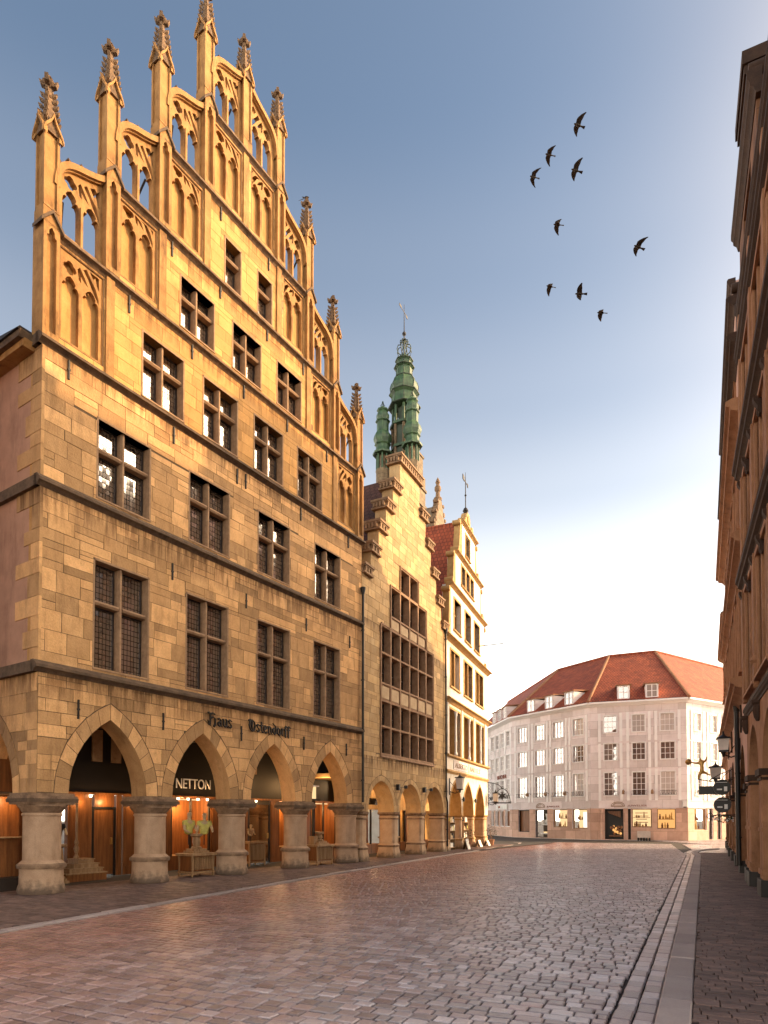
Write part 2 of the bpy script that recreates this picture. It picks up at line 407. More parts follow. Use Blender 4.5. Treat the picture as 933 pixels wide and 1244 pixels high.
# ------------------------------------------------------------------ masonry
def clip(poly, nx, nz, d):
    out = []
    for i in range(len(poly)):
        a = poly[i]; b = poly[(i+1) % len(poly)]
        da = a[0]*nx+a[1]*nz-d; db = b[0]*nx+b[1]*nz-d
        if da >= 0: out.append(a)
        if (da >= 0) != (db >= 0):
            t = da/(da-db); out.append((a[0]+(b[0]-a[0])*t, a[1]+(b[1]-a[1])*t))
    return out
def area(p): return abs(sum(p[i][0]*p[(i+1) % len(p)][1]-p[(i+1) % len(p)][0]*p[i][1] for i in range(len(p))))/2
def cutrect(r, h):
    x0, x1, z0, z1 = r; a, b, c, d = h
    if a >= x1 or b <= x0 or c >= z1 or d <= z0: return [r]
    out = []
    if c > z0: out.append((x0, x1, z0, c))
    if d < z1: out.append((x0, x1, d, z1))
    m0, m1 = max(z0, c), min(z1, d)
    if a > x0: out.append((x0, a, m0, m1))
    if b < x1: out.append((b, x1, m0, m1))
    return out
def ashlar(mb, region, holes, mt, hrange, lrange, y=0., proud=.008, gap=.012, jit=.004, arches=(), split=.2, depthjit=.004):
    x0, x1, z0, z1 = region; z = z0; rnd = random.Random(int((x0*7+z0*13+x1)*100))
    while z < z1-.02:
        h = rnd.uniform(*hrange)
        if z1-(z+h) < hrange[0]*.6: h = z1-z
        x = x0-rnd.uniform(0, lrange[0])
        while x < x1-.02:
            l = rnd.uniform(*lrange)
            if x1-(x+l) < lrange[0]*.5: l = x1-x
            bl = [(max(x, x0), x+l, z, z+h)]
            if rnd.random() < split and h > .28:
                m = z+h*rnd.uniform(.4, .6); bl = [(max(x, x0), x+l, z, m), (max(x, x0), x+l, m, z+h)]
            x += l
            for hz_ in holes:
                bl = [q for b in bl for q in cutrect(b, hz_)]
            for (cx, zs, half, ro, off) in arches:
                bl = [q for b in bl for q in ([b] if (b[1] <= cx or b[0] >= cx) else [(b[0], cx, b[2], b[3]), (cx, b[1], b[2], b[3])])]
            for b in bl:
                if b[1]-b[0] < .05 or b[3]-b[2] < .05: continue
                g = gap/2
                p = [(b[0]+g, b[2]+g), (b[1]-g, b[2]+g), (b[1]-g, b[3]-g), (b[0]+g, b[3]-g)]
                p = [(a+rnd.uniform(-jit, jit), c+rnd.uniform(-jit, jit)) for a, c in p]
                ok = True
                for (cx, zs, half, ro, off) in arches:
                    mx_, mz = (b[0]+b[1])/2, (b[2]+b[3])/2
                    if abs(mx_-cx) > ro+.6: continue
                    ac = cx-off if mx_ > cx else cx+off
                    dx, dz = mx_-ac, max(mz-zs, 0)
                    L = math.hypot(dx, dz)
                    if L < 1e-6: ok = False; break
                    nx, nz = dx/L, dz/L
                    p = clip(p, nx, nz, nx*ac+nz*zs+ro+g)
                    if len(p) < 3 or area(p) < .004: ok = False; break
                if ok:
                    d = proud+rnd.uniform(-depthjit, depthjit)
                    mb.prism(p, y-d, y+.002, mt)
        z += h
def archpts(cx, zs, half, rise, n=12):      # pointed or round arch intrados from left spring to right spring
    Rr = (half*half+rise*rise)/(2*half); off = Rr-half
    at = math.atan2(rise, off) if off > 1e-6 else math.pi/2
    L = [(cx+off-Rr*math.cos(at*i/n), zs+Rr*math.sin(at*i/n)) for i in range(n+1)]
    Rt = [(2*cx-x, z) for x, z in reversed(L[:-1])]
    return L+Rt, Rr, off, at
def voussoirs(mb, cx, zs, half, rise, ring, n, mt, y=0., proud=.009):
    _, Rr, off, at = archpts(cx, zs, half, rise)
    at2 = math.acos(max(-1, min(1, off/(Rr+ring))))
    for sgn in (1, -1):
        for i in range(n):
            a0, a1 = at*i/n+.004, at*(i+1)/n-.004
            b0, b1 = at2*i/n+.003, at2*(i+1)/n-.003
            q = [(Rr*math.cos(a0), Rr*math.sin(a0)), ((Rr+ring)*math.cos(b0), (Rr+ring)*math.sin(b0)), ((Rr+ring)*math.cos(b1), (Rr+ring)*math.sin(b1)), (Rr*math.cos(a1), Rr*math.sin(a1))]
            p = [(cx+sgn*(x-off), zs+z) for x, z in q]
            if sgn < 0: p = p[::-1]
            mb.prism(p, y-proud, y+.002, mt)
def rectloop(x0, x1, z0, z1): return [(x0, z0), (x1, z0), (x1, z1), (x0, z1)]
def bez(p, n=14):
    out = []
    for i in range(n+1):
        t = i/n; a, b, c, d = (1-t)**3, 3*t*(1-t)**2, 3*t*t*(1-t), t**3
        out.append((a*p[0][0]+b*p[1][0]+c*p[2][0]+d*p[3][0], a*p[0][1]+b*p[1][1]+c*p[2][1]+d*p[3][1]))
    return out
# ================================================================== HOUSE A : Gothic gabled house
A = thing('gabled_house', 'golden sandstone house with a stepped Gothic gable of tracery and crocketed pinnacles above pointed arcades', 'house', (-7.4275, 13.8026, 0), 90-32.6)
XL, XR = -.1, 12.2
LV = [12.25, 14.8, 17.15, 19.5, 21.9]
PS = [i*1.495 for i in range(9)]
ARC = [1.65, 4.5, 7.38, 10.27]
ACOL = [.24, 3.075, 5.94, 8.82, 11.7]
arc_in = [archpts(c, 2.25, 1.03, 1.8) for c in ARC]
AR, AOFF = arc_in[0][1], arc_in[0][2]
rows = [  # x starts, width, z0, height, lights
 ([1.2, 3.9, 6.6, 9.33], 1.46, 5.24, 2.52, 2),
 ([1.25, 3.97, 6.62, 9.38], 1.42, 9.3, 1.84, 2),
 ([2.45, 4.43, 6.43, 8.46], 1.26, 12.42, 1.62, 2),
 ([3.62, 5.52, 7.44], 1.15, 15.0, 1.34, 2),
 ([5.2, 6.55], .6, 17.32, 1.32, 1)]
holes = [(x-.03, x+w+.03, z-.0, z+h) for xs, w, z, h, n in rows for x in xs]
# lower wall on the columns
mb = MB()
outer = [(XL, 2.25)]
for c, (p, *_r) in zip(ARC, arc_in): outer += p
outer += [(XR, 2.25), (XR, 5.0), (XL, 5.0)]
mb.plate(outer, [], 0, .6, M['joint'], M['ashlar'])
# upper wall
zb = 5.0
out = [(XL, zb), (XR, zb), (XR, 14.8), (PS[7], 14.8), (PS[7], 17.15), (PS[6], 17.15), (PS[6], 19.5), (PS[5], 19.5), (PS[5], 21.9), (PS[3], 21.9), (PS[3], 19.5), (PS[2], 19.5), (PS[2], 17.15), (PS[1], 17.15), (PS[1], 14.8), (XL, 14.8)]
blind = []
for k in range(8):
    lev = min(k, 7-k)
    blind.append((PS[k]+.27, PS[k+1]-.17 if k < 4 else PS[k+1]-.27, LV[lev]+.23, LV[lev+1]-.22, lev, k))
mb.plate(out, [rectloop(*h) for h in holes]+[rectloop(*b[:4]) for b in blind], 0, .45, M['joint'], M['ashlar_up'])
wallA = mb.build('wall', A)
mb = MB()
archs = [(c, 2.25, 1.03, AR+.34, AOFF) for c in ARC]
ashlar(mb, (XL, XR, 2.26, 4.98), [], M['ashlar'], (.22, .42), (.3, .85), arches=archs)
for c in ARC: voussoirs(mb, c, 2.25, 1.03, 1.8, .33, 7, M['ashlar'], proud=.006)
ashlar(mb, (XL, XR, 5.12, 9.02), holes, M['ashlar'], (.2, .5), (.28, .95), split=.4)
ashlar(mb, (XL, XR, 9.2, 12.2), holes, M['ashlar'], (.22, .48), (.3, .95), split=.35)
mb.build('ashlar_facing', A)
mb = MB()
bh = holes+[(b[0]-.02, b[1]+.02, b[2]-.02, b[3]+.02) for b in blind]
for lev in range(4):
    a, b = (XL, XR) if lev == 0 else (PS[lev], PS[8-lev])
    ashlar(mb, (a, b, LV[lev]+.06, LV[lev+1]-.04), bh, M['ashlar_up'], (.27, .36), (.45, 1.1), split=0, proud=.005, gap=.009, jit=.002, depthjit=.002)
mb.build('ashlar_facing', A)
# string courses
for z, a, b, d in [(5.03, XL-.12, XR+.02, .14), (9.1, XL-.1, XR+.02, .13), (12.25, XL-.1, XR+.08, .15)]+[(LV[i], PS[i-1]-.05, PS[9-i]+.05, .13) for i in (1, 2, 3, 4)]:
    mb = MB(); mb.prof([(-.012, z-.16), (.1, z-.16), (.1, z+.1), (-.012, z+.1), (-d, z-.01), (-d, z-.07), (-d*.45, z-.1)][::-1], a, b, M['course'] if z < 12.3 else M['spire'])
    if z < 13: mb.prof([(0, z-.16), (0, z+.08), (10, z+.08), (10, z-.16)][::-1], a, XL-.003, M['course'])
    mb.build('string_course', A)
# windows
def window_proto(w, h, n):
    fr = MB(); m = M['mull']; T = .1; tz = h*.595
    y0, y1 = .07, .3
    fr.box(-.045, .0, -.015, y1, -.02, h+.04, m); fr.box(w, w+.045, -.015, y1, -.02, h+.04, m); fr.box(-.045, w+.045, -.015, y1, h, h+.05, m)
    fr.prof([(-.03, -.06), (.4, -.06), (.4, .02), (-.03, -.02)][::-1], -.045, w+.045, m)
    lw = (w-(n-1)*T)/n
    for i in range(1, n):
        x = i*lw+(i-1)*T; fr.prism_y = None
        fr.add([(x, y0+.06, 0), (x+T, y0+.06, 0), (x+T*.75, y0-.02, 0), (x+T*.25, y0-.02, 0), (x, y0+.06, h), (x+T, y0+.06, h), (x+T*.75, y0-.02, h), (x+T*.25, y0-.02, h)], [(0, 3, 7, 4), (3, 2, 6, 7), (2, 1, 5, 6)], m)
        fr.box(x, x+T, y0+.06, y1, 0, h, m)
    for i in range(n):
        x = i*(lw+T); fr.prof([(y0, tz), (y1, tz), (y1, tz+.1), (y0, tz+.1), (y0-.03, tz+.05)][::-1], x, x+lw, m)
    panes = []
    for i in range(n):
        for (z0, z1) in ((.0, tz), (tz+.1, h)):
            panes.append((i*(lw+T), lw, z0, z1-z0))
    return fr, panes
for ri, (xs, w, z, h, n) in enumerate(rows):
    fr, panes = window_proto(w, h, n); first = None; pm = {}
    for x in xs:
        if first is None: o = first = fr.build('window', A, (x, 0, z))
        else: o = inst(first, A, (x, 0, z))
        for (px, pw, pz, ph) in panes:
            key = round(ph, 3)
            if key not in pm:
                g = MB(); b = .035
                g.box(0, b, .24, .29, 0, ph, M['sash']); g.box(pw-b, pw, .24, .29, 0, ph, M['sash']); g.box(b, pw-b, .24, .29, 0, b, M['sash']); g.box(b, pw-b, .24, .29, ph-b, ph, M['sash'])
                g.add([(b, .275, b), (pw-b, .275, b), (pw-b, .275, ph-b), (b, .275, ph-b)], [(0, 1, 2, 3)], M['lead'])
                pm[key] = g.build('leaded_pane', o, (px, 0, pz))
            else: inst(pm[key], o, (px, 0, pz))
# room darkness behind the windows
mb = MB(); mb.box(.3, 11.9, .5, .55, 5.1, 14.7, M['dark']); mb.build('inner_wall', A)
# tracery ---------------------------------------------------------
def cusped(cx, half, z0, zs, za, n=6):     # lancet with trefoil-cusped head, as a hole loop
    pts = [(cx-half, z0), (cx+half, z0), (cx+half, zs)]
    hh = za-zs
    right = [(half*.97, .22), (half*.78, .42), (half*.52, .40), (half*.62, .60), (half*.42, .82), (0, 1.0)]
    pts += [(cx+a, zs+hh*b) for a, b in right]
    pts += [(cx-a, zs+hh*b) for a, b in right[-2::-1]]
    pts += [(cx-half, zs)]
    return pts
def quatre(cx, cz, r):
    L = []
    for i in range(24):
        a = 2*math.pi*i/24; rr = r*(.78+.27*abs(math.cos(2*a))); L.append((cx+rr*math.cos(a), cz+rr*math.sin(a)))
    return L
def tracery_holes(dz, zbot, ztop=9, flip=False):
    H = [cusped(.53, .205, zbot, .86+dz, 1.2+dz), cusped(1.03, .205, zbot, .86+dz, 1.2+dz), quatre(.515, 1.385+dz, .15),
         [(.70, 1.50+dz), (.73, 1.27+dz), (.79, 1.22+dz), (.78, 1.38+dz), (.86, 1.30+dz), (.97, 1.24+dz), (.88, 1.40+dz), (.76, 1.58+dz)],
         [(.84, 1.58+dz), (.97, 1.42+dz), (1.06, 1.26+dz), (1.15, 1.13+dz), (1.235, 1.0+dz), (1.235, 1.12+dz), (1.16, 1.33+dz), (1.04, 1.47+dz), (.92, 1.66+dz)],
         [(1.0, 1.68+dz), (1.10, 1.52+dz), (1.14, 1.6+dz), (1.19, 1.42+dz), (1.24, 1.34+dz), (1.24, 1.80+dz), (1.17, 1.70+dz), (1.12, 1.76+dz)]]
    H = [[(x, min(z, ztop)) for x, z in h] for h in H]
    if flip: H = [[(1.56-x, z) for x, z in h][::-1] for h in H]
    return H
og = bez([(.2, .95), (.2, 1.82), (.78, 1.62), (1.36, 2.05)])
def open_tracery(flip):
    outer = [(.2, .03), (1.36, .03)]+og[::-1]
    mb = MB(); hs = tracery_holes(0, .1)
    if flip: outer = [(1.56-x, z) for x, z in outer][::-1]
    if flip: hs = tracery_holes(0, .1, flip=True)
    mb.plate(outer, hs, .0, .16, M['carve'])
    # thin raised rib in front of the bars
    path = og if not flip else [(1.56-x, z) for x, z in og][::-1]
    mb.ribbon(path, .13, -.14, .26, M['carve']); mb.ribbon([(x, z-.03) for x, z in path], .05, -.07, .2, M['carve'])
    for f in (.32, .55, .78):
        i = int(f*(len(path)-1)); x, z = path[i]; z += .12
        for dx in (-.07, .05):
            mb.hexa([(x+dx, 0, z), (x+dx+.06, 0, z), (x+dx+.06, .1, z), (x+dx, .1, z), (x+dx-.05, -.02, z+.13), (x+dx+.02, -.02, z+.1), (x+dx+.02, .1, z+.1), (x+dx-.05, .1, z+.13)], M['spire'])
    # mullion shaft bulge
    mx = .78
    mb.box(mx-.03, mx+.03, -.04, .0, .03, 1.0, M['carve'])
    return mb
tl, tr = open_tracery(False), open_tracery(True)
protoT = {}
for k in range(8):
    lev = min(k, 7-k); fl = k >= 4
    loc = (PS[k] if not fl else PS[k+1]-1.56, .05, LV[lev+1]+.08)
    if fl not in protoT: protoT[fl] = (tr if fl else tl).build('open_tracery', A, loc, sharp=25)
    else: inst(protoT[fl], A, loc)
    mb = MB(); s = random.uniform(.0, .2)      # dark iron stays behind the free tracery
    x0 = PS[k]+.4+s; z0 = LV[lev+1]
    mb.tube([(x0, .28, z0+1.1), (x0+.42, 1.3, z0-.9)], .028, 6, M['iron'])
    if k % 2: mb.tube([(x0+.75, .28, z0+1.2), (x0+.35, 1.3, z0-.9)], .028, 6, M['iron'])
    mb.build('iron_stay', A)
protoB = {}
for (x0, x1, z0, z1, lev, k) in blind:
    fl = k >= 4; H = z1-z0; key = fl, round(H, 2)
    if key not in protoB:
        mb = MB(); hs = tracery_holes(.40, .06, H-.05, flip=fl)
        o0 = .27
        outer = rectloop(x0-PS[k]-.01, x1-PS[k]+.01, 0, H)
        hs = [[(min(max(x-(.0 if not fl else .06), outer[0][0]+.03), outer[1][0]-.03), z) for x, z in h] for h in hs]
        mb.plate(outer, hs, .03, .13, M['carve'])
        mb.box(x0-PS[k]-.01, x1-PS[k]+.01, .17, .2, 0, H, M['ashlar_up'])
        protoB[key] = mb.build('blind_tracery', A, (PS[k], 0, z0), sharp=25)
    else: inst(protoB[key], A, (PS[k], 0, z0))
# pinnacles ---------------------------------------------------------
def gablet(mb, w, z, d, m, m2):            # little gable cap on a pier, front at -d
    mb.prism([(-w, z), (w, z), (0, z+w*1.25)], -d, -d+.06, m)
    for s in (1, -1):
        mb.hexa([(0, -d-.05, z+w*1.25), (s*(w+.06), -d-.05, z-.08), (s*(w+.06), d+.08, z-.08), (0, d+.08, z+w*1.25), (0, -d-.05, z+w*1.25+.08), (s*(w+.06), -d-.05, z), (s*(w+.06), d+.08, z), (0, d+.08, z+w*1.25+.08)][::(1)], m2)
def pier_low(z0, z1):                       # lower stage: narrow pier with niche, dark cap
    mb = MB(); c = M['carve']; w = .185; d = .13
    mb.box(-w, w, -.02, .3, z0, z1, c)
    mb.box(-w, -w+.075, -d, -.02, z0, z1, c); mb.box(w-.075, w, -d, -.02, z0, z1, c)
    mb.box(-w+.075, w-.075, -d, -.02, z0, z0+.12, c)
    # trefoil niche head
    hw = w-.075
    mb.plate([(-hw, z1-.3), (-hw*.55, z1-.26), (-hw*.6, z1-.17), (0, z1-.08), (hw*.6, z1-.17), (hw*.55, z1-.26), (hw, z1-.3), (hw, z1), (-hw, z1)], [], -d, -.02, c)
    gablet(mb, w+.01, z1-.02, d, c, M['course'])
    return mb
def shaft(h):                               # upper free shaft with recessed faces and gablets
    mb = MB(); c = M['carve']; w = .175; r = .055
    mb.box(-w+.045, w-.045, -w+.045, w-.045, 0, h, c)
    for sx in (1, -1):
        for sy in (1, -1):
            x0, x1 = sorted((sx*w, sx*(w-r))); y0, y1 = sorted((sy*w, sy*(w-r)))
            mb.box(x0, x1, y0, y1, .32, h, c)
    mb.box(-w-.01, w+.01, -w-.01, w+.01, 0, .32, c); mb.prof([(-w-.02, .32), (w+.02, .32), (w-.02, .4), (-w+.02, .4)][::-1], -w+.0, w-.0, c)
    zt = h
    for rot in range(4):                    # pointed gablets on the four faces
        ca, sa = [(1, 0), (0, 1), (-1, 0), (0, -1)][rot]
        def T(p): return (p[0]*ca-p[1]*sa, p[0]*sa+p[1]*ca, p[2])
        q = MB(T); n = 10
        for sg in (1, -1):
            L = bez([(sg*(w+.05), zt-.1), (sg*(w+.0), zt+.1), (sg*.05, zt+.12), (0, zt+.36)], 6)
            for i in range(6):
                a, b = L[i], L[i+1]; t = .06
                v = [(a[0], -w-.07, a[1]-t), (b[0], -w-.07, b[1]-t), (b[0], -w+.04, b[1]-t), (a[0], -w+.04, a[1]-t), (a[0], -w-.07, a[1]+.02), (b[0], -w-.07, b[1]+.02), (b[0], -w+.04, b[1]+.02), (a[0], -w+.04, a[1]+.02)]
                q.hexa(v, M['carve'])
        q.prism([(-w+.02, zt-.05), (w-.02, zt-.05), (w*.45, zt+.13), (0, zt+.24), (-w*.45, zt+.13)], -w-.01, -w+.04, M['spire'])
        for v, f, mi in [(q.v, q.f, q.m)]:
            b = len(mb.v); mb.v += v
            for ff, m_ in zip(f, mi): mb.f.append(tuple(b+i for i in ff)); mb.m.append(mb.mi(q.mats[m_]))
    return mb
def spire_mb():
    mb = MB(); s = M['spire']; H = 1.28
    mb.lathe([(.2, 0), (.165, .12), (.055, H*.80)], 4, (0, 0, 0), s, a0=math.pi/4)
    mb.lathe([(.075, H*.60), (.09, H*.62), (.075, H*.64)], 8, (0, 0, 0), s)
    mb.lathe([(.05, H*.78), (.07, H*.80), (.14, H*.845), (.15, H*.87), (.06, H*.9), (.045, H*.93), (.085, H*.96), (.05, H*1.0)], 8, (0, 0, 0), s)
    for a in range(4):                      # finial leaves
        t = a*math.pi/2+math.pi/4; c, q = math.cos(t), math.sin(t)
        mb.hexa([(c*.08-q*.05, q*.08+c*.05, H*.80), (c*.16-q*.05, q*.16+c*.05, H*.82), (c*.16+q*.05, q*.16-c*.05, H*.82), (c*.08+q*.05, q*.08-c*.05, H*.80), (c*.1-q*.04, q*.1+c*.04, H*.88), (c*.2-q*.04, q*.2+c*.04, H*.91), (c*.2+q*.04, q*.2-c*.04, H*.91), (c*.1+q*.04, q*.1-c*.04, H*.88)], s)
    for j in range(6):                      # crockets up the four edges
        z = .14+j*.135; r = .175*(1-z/(H*1.08))+.01
        for a in range(4):
            t = a*math.pi/2+math.pi/4; c, q = math.cos(t), math.sin(t); u = .032
            mb.hexa([(c*r-q*u, q*r+c*u, z-.03), (c*(r+.075)-q*u, q*(r+.075)+c*u, z+.015), (c*(r+.075)+q*u, q*(r+.075)-c*u, z+.015), (c*r+q*u, q*r-c*u, z-.03),
                     (c*r-q*u, q*r+c*u, z+.05), (c*(r+.1)-q*u*.8, q*(r+.1)+c*u*.8, z+.085), (c*(r+.1)+q*u*.8, q*(r+.1)-c*u*.8, z+.085), (c*r+q*u, q*r-c*u, z+.05)], s)
    return mb
sp0 = None; sh0 = None; lowp = {}
for i in range(9):
    lev = min(i, 8-i)
    if lev > 0:
        mb = MB(); mb.box(PS[i]-.11, PS[i]+.11, -.055, .1, LV[lev-1]+.06, LV[lev]-.02, M['carve']); mb.build('pier_strip', A)
    if lev < 4:
        z0, z1 = LV[lev], LV[lev+1]; key = round(z1-z0, 2)
        if key not in lowp: lowp[key] = pier_low(0, z1-z0).build('buttress_pier', A, (PS[i], 0, z0))
        else: inst(lowp[key], A, (PS[i], 0, z0))
        zs = z1+.02; hs = 2.1
    else: zs = LV[4]; hs = 2.3
    if lev == 4 or sh0 is None:
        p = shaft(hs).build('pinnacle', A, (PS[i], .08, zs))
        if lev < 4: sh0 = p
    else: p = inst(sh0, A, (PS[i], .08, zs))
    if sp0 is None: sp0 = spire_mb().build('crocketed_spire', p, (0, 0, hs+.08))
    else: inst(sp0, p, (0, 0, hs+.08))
# side wall, quoins, eave, roof -------------------------------------
mb = MB(); mb.box(XL, .35, .45, 11, 5.0, 12.2, M['plaster']); mb.build('side_wall', A)
mb = MB(); z = 5.08; i = 0; rnd = random.Random(4)
while z < 12.1:
    h = rnd.uniform(.28, .55); h = min(h, 12.14-z)
    L = rnd.choice((.42, .62, .95, .7)) if i % 2 else rnd.uniform(.3, .5)
    if not (8.95 < z+h and z < 9.18): pass
    mb.box(XL-.018, XL+.05, -.012, L, z+.006, z+h-.006, M['ashlar']); z += h; i += 1
mb.build('quoins', A)
mb = MB()
zs_, hf = 2.25, .98
pts, _, _, _ = archpts(2.0, 2.25, 1.05, 1.75)
def side(p): return (XL+p[1], p[0], p[2])
mb.xf = lambda p: (XL+p[1], p[0], p[2])
mb.plate([(.9, 2.25)]+pts+[(5.5, 2.25), (5.5, 5.0), (.9, 5.0)], [], 0, .8, M['joint'], M['ashlar'])
q = MB(lambda p: (XL+p[1], 1-p[0] if False else p[0], p[2]))
ashlar(q, (0.0, 5.5, 2.26, 4.95), [], M['ashlar'], (.25, .45), (.3, .8), arches=[(2.0, 2.25, 1.05, archpts(2.0, 2.25, 1.05, 1.75)[1]+.3, archpts(2.0, 2.25, 1.05, 1.75)[2])])
voussoirs(q, 2.0, 2.25, 1.05, 1.75, .29, 6, M['ashlar'])
# mirrored mapping flips winding: reverse faces
for bb in (mb, q): bb.f = [f[::-1] for f in bb.f]
mb.build('side_arcade_wall', A); q.build('ashlar_facing', A)
mb = MB(); mb.prof([(.3, 12.02), (10.5, 12.02), (10.5, 12.16), (.22, 12.16)][::-1], XL-.28, XL+.2, M['carve'])
mb.prof([(.28, 12.16), (10.6, 12.16), (10.6, 12.3), (.2, 12.3)][::-1], XL-.38, XL+.2, M['course']); mb.build('eaves_cornice', A)
mb = MB(); mb.hexa([(XL-.42, .25, 12.31), (12.3, .25, 12.31), (12.3, 10.5, 12.31), (XL-.42, 10.5, 12.31), (XL-.34, .3, 12.42), (12.2, .3, 12.5), (10.0, 10.5, 16.6), (1.9, 10.5, 16.6)], M['slate']); mb.build('roof', A)
# columns ------------------------------------------------------------
mb = MB(); mb.lathe([(.47, .05), (.49, .12), (.47, .2), (.445, .27), (.44, .62), (.47, .65), (.47, .70), (.43, .74), (.385, .78), (.385, 1.74), (.41, 1.76), (.41, 1.80), (.385, 1.82)], 28, (0, 0, 0), M['column'])
colp = mb.build('column', A, (ACOL[0], .36, 0))
mb = MB(); mb.lathe([(.39, 1.82), (.46, 1.92), (.50, 1.96), (.50, 2.0)], 28, (0, 0, 0), M['capital'])
mb.box(-.53, .53, -.40, .38, 2.0, 2.05, M['capital']); mb.box(-.58, .58, -.44, .42, 2.05, 2.13, M['course']); mb.box(-.56, .56, -.42, .4, 2.13, 2.19, M['capital']); mb.box(-.52, .52, -.38, .38, 2.19, 2.25, M['capital'])
mb.build('capital', colp)
mb = MB(); mb.lathe([(.485, .60), (.50, .63), (.50, .68), (.47, .71)], 28, (0, 0, 0), M['capital']); mb.build('base_moulding', colp)
for x in ACOL[1:]: inst_tree(colp, A, (x, .36, 0))
inst_tree(colp, A, (ACOL[0]+.05, 3.4, 0))
# wall anchors -------------------------------------------------------
mb = MB(); mb.box(-.018, .018, -.045, -.005, -.22, .22, M['iron']); mb.box(-.03, .03, -.05, -.005, -.02, .02, M['iron'])
an = None
for x, z in [(.82, 4.18), (3.15, 4.2), (5.93, 4.2), (8.8, 4.2), (11.2, 4.2), (.49, 11.86), (3.41, 11.85), (5.7, 11.8), (6.05, 11.8), (8.6, 11.85), (11.3, 11.9), (3.4, 8.2), (6.1, 8.2), (8.9, 8.2), (11.4, 8.2), (2.03, 14.45), (4.0, 14.5), (5.95, 14.5), (7.9, 14.5), (10.0, 14.5), (3.3, 16.85), (5.0, 16.9), (6.95, 16.9), (8.7, 16.85), (5.0, 19.2), (7.0, 19.2), (1.44, 13.5), (2.95, 15.9), (4.43, 18.2), (7.6, 18.2)]:
    if an is None: an = mb.build('wall_anchor', A, (x, 0, z))
    else: inst(an, A, (x, 0, z))
# lettering, broad nib ---------------------------------------------
def blackletter(word, x0, z0, sc, y0, y1, m):
    G = {'H': (1.05, [[(.05, 1), (.2, 1.08), (.32, .95), (.3, .5), (.3, .12), (.15, 0)], [(.3, .55), (.62, .72), (.85, .6), (.85, .1), (.7, -.12)], [(.08, .35), (.16, .1), (.34, -.02)], [(.32, .95), (.6, 1.06), (.8, .98)]]),
         'O': (1.0, [[(.5, 1.02), (.2, .85), (.12, .45), (.25, .1), (.5, -.02), (.75, .1), (.88, .5), (.78, .85), (.5, 1.02)], [(.5, .95), (.42, .5), (.52, .1)], [(.05, .9), (.25, 1.05)]]),
         'a': (.62, [[(.12, .6), (.3, .68), (.45, .58), (.45, .1), (.58, 0)], [(.45, .4), (.18, .3), (.12, .1), (.25, 0), (.45, .1)]]),
         'u': (.66, [[(.06, .6), (.16, .66), (.16, .12), (.3, 0), (.48, .12)], [(.4, .62), (.5, .68), (.5, .1), (.64, 0)]]),
         's': (.52, [[(.45, .6), (.25, .7), (.1, .55), (.2, .4), (.4, .28), (.42, .12), (.25, 0), (.06, .1)]]),
         't': (.46, [[(.2, .95), (.2, .12), (.32, 0), (.44, .08)], [(.04, .62), (.42, .66)]]),
         'e': (.54, [[(.1, .3), (.42, .45), (.4, .62), (.25, .68), (.1, .5), (.1, .15), (.25, 0), (.46, .1)]]),
         'n': (.68, [[(.06, .6), (.16, .68), (.16, .06), (.22, 0)], [(.16, .52), (.36, .68), (.5, .56), (.5, .1), (.62, 0)]]),
         'd': (.64, [[(.12, 1.0), (.4, .85), (.52, .55), (.46, .12), (.28, 0), (.1, .15), (.1, .45), (.25, .6), (.5, .5)]]),
         'o': (.6, [[(.28, .68), (.1, .5), (.1, .15), (.28, 0), (.48, .15), (.48, .5), (.28, .68)]]),
         'r': (.46, [[(.06, .6), (.16, .68), (.16, .06), (.22, 0)], [(.16, .5), (.3, .66), (.42, .58)]]),
         'f': (.44, [[(.18, -.12), (.18, .8), (.28, .98), (.44, .9)], [(.04, .6), (.38, .64)]])}
    mb = MB(); x = x0; nib = (.062*sc, .062*sc)
    for ch in word:
        w, st = G[ch]
        for s in st:
            for a, b in zip(s[:-1], s[1:]):
                ax, az, bx, bz = x+a[0]*sc, z0+a[1]*sc, x+b[0]*sc, z0+b[1]*sc
                q = [(ax-nib[0], az+nib[1]*.9), (ax+nib[0], az-nib[1]*.9), (bx+nib[0], bz-nib[1]*.9), (bx-nib[0], bz+nib[1]*.9)]
                ar = sum(q[i][0]*q[(i+1) % 4][1]-q[(i+1) % 4][0]*q[i][1] for i in range(4))
                if ar < 0: q = q[::-1]
                mb.prism(q, y0+random.uniform(0, .002), y1, m)
        x += w*sc
    return mb, x
mb, xe = blackletter('Haus', 4.62, 4.31, .325, -.06, -.02, M['black']); mb.build('lettering', A)
mb, xe = blackletter('Ostendorff', 6.2, 4.33, .325, -.06, -.02, M['black']); mb.build('lettering', A)
# pins that carry the letters
# drainpipe between the houses
def drain(name, root, x, z0, z1, jog=None, y=-.09, r=.045):
    mb = MB(); p = [(x, y, z0), (x, y, (jog or z1))]
    if jog: p = [(x+.16, y, z0), (x+.16, y, jog-.25), (x, y, jog), (x, y, z1)]
    mb.tube(p, r, 10, M['black'])
    z = z0+.8
    while z < z1:
        xx = x+.16 if jog and z < jog-.3 else x
        mb.lathe([(r+.012, 0), (r+.012, .06)], 10, (xx, y, z), M['black']); mb.box(xx-.015, xx+.015, y, .0, z+.01, z+.05, M['black']); z += 1.9
    mb.lathe([(r+.01, 0), (.1, .18), (.1, .26)], 10, (x, y, z1-.1), M['black'])
    return mb.build(name, root)
drain('drainpipe', A, 12.17, 2.3, 10.3)
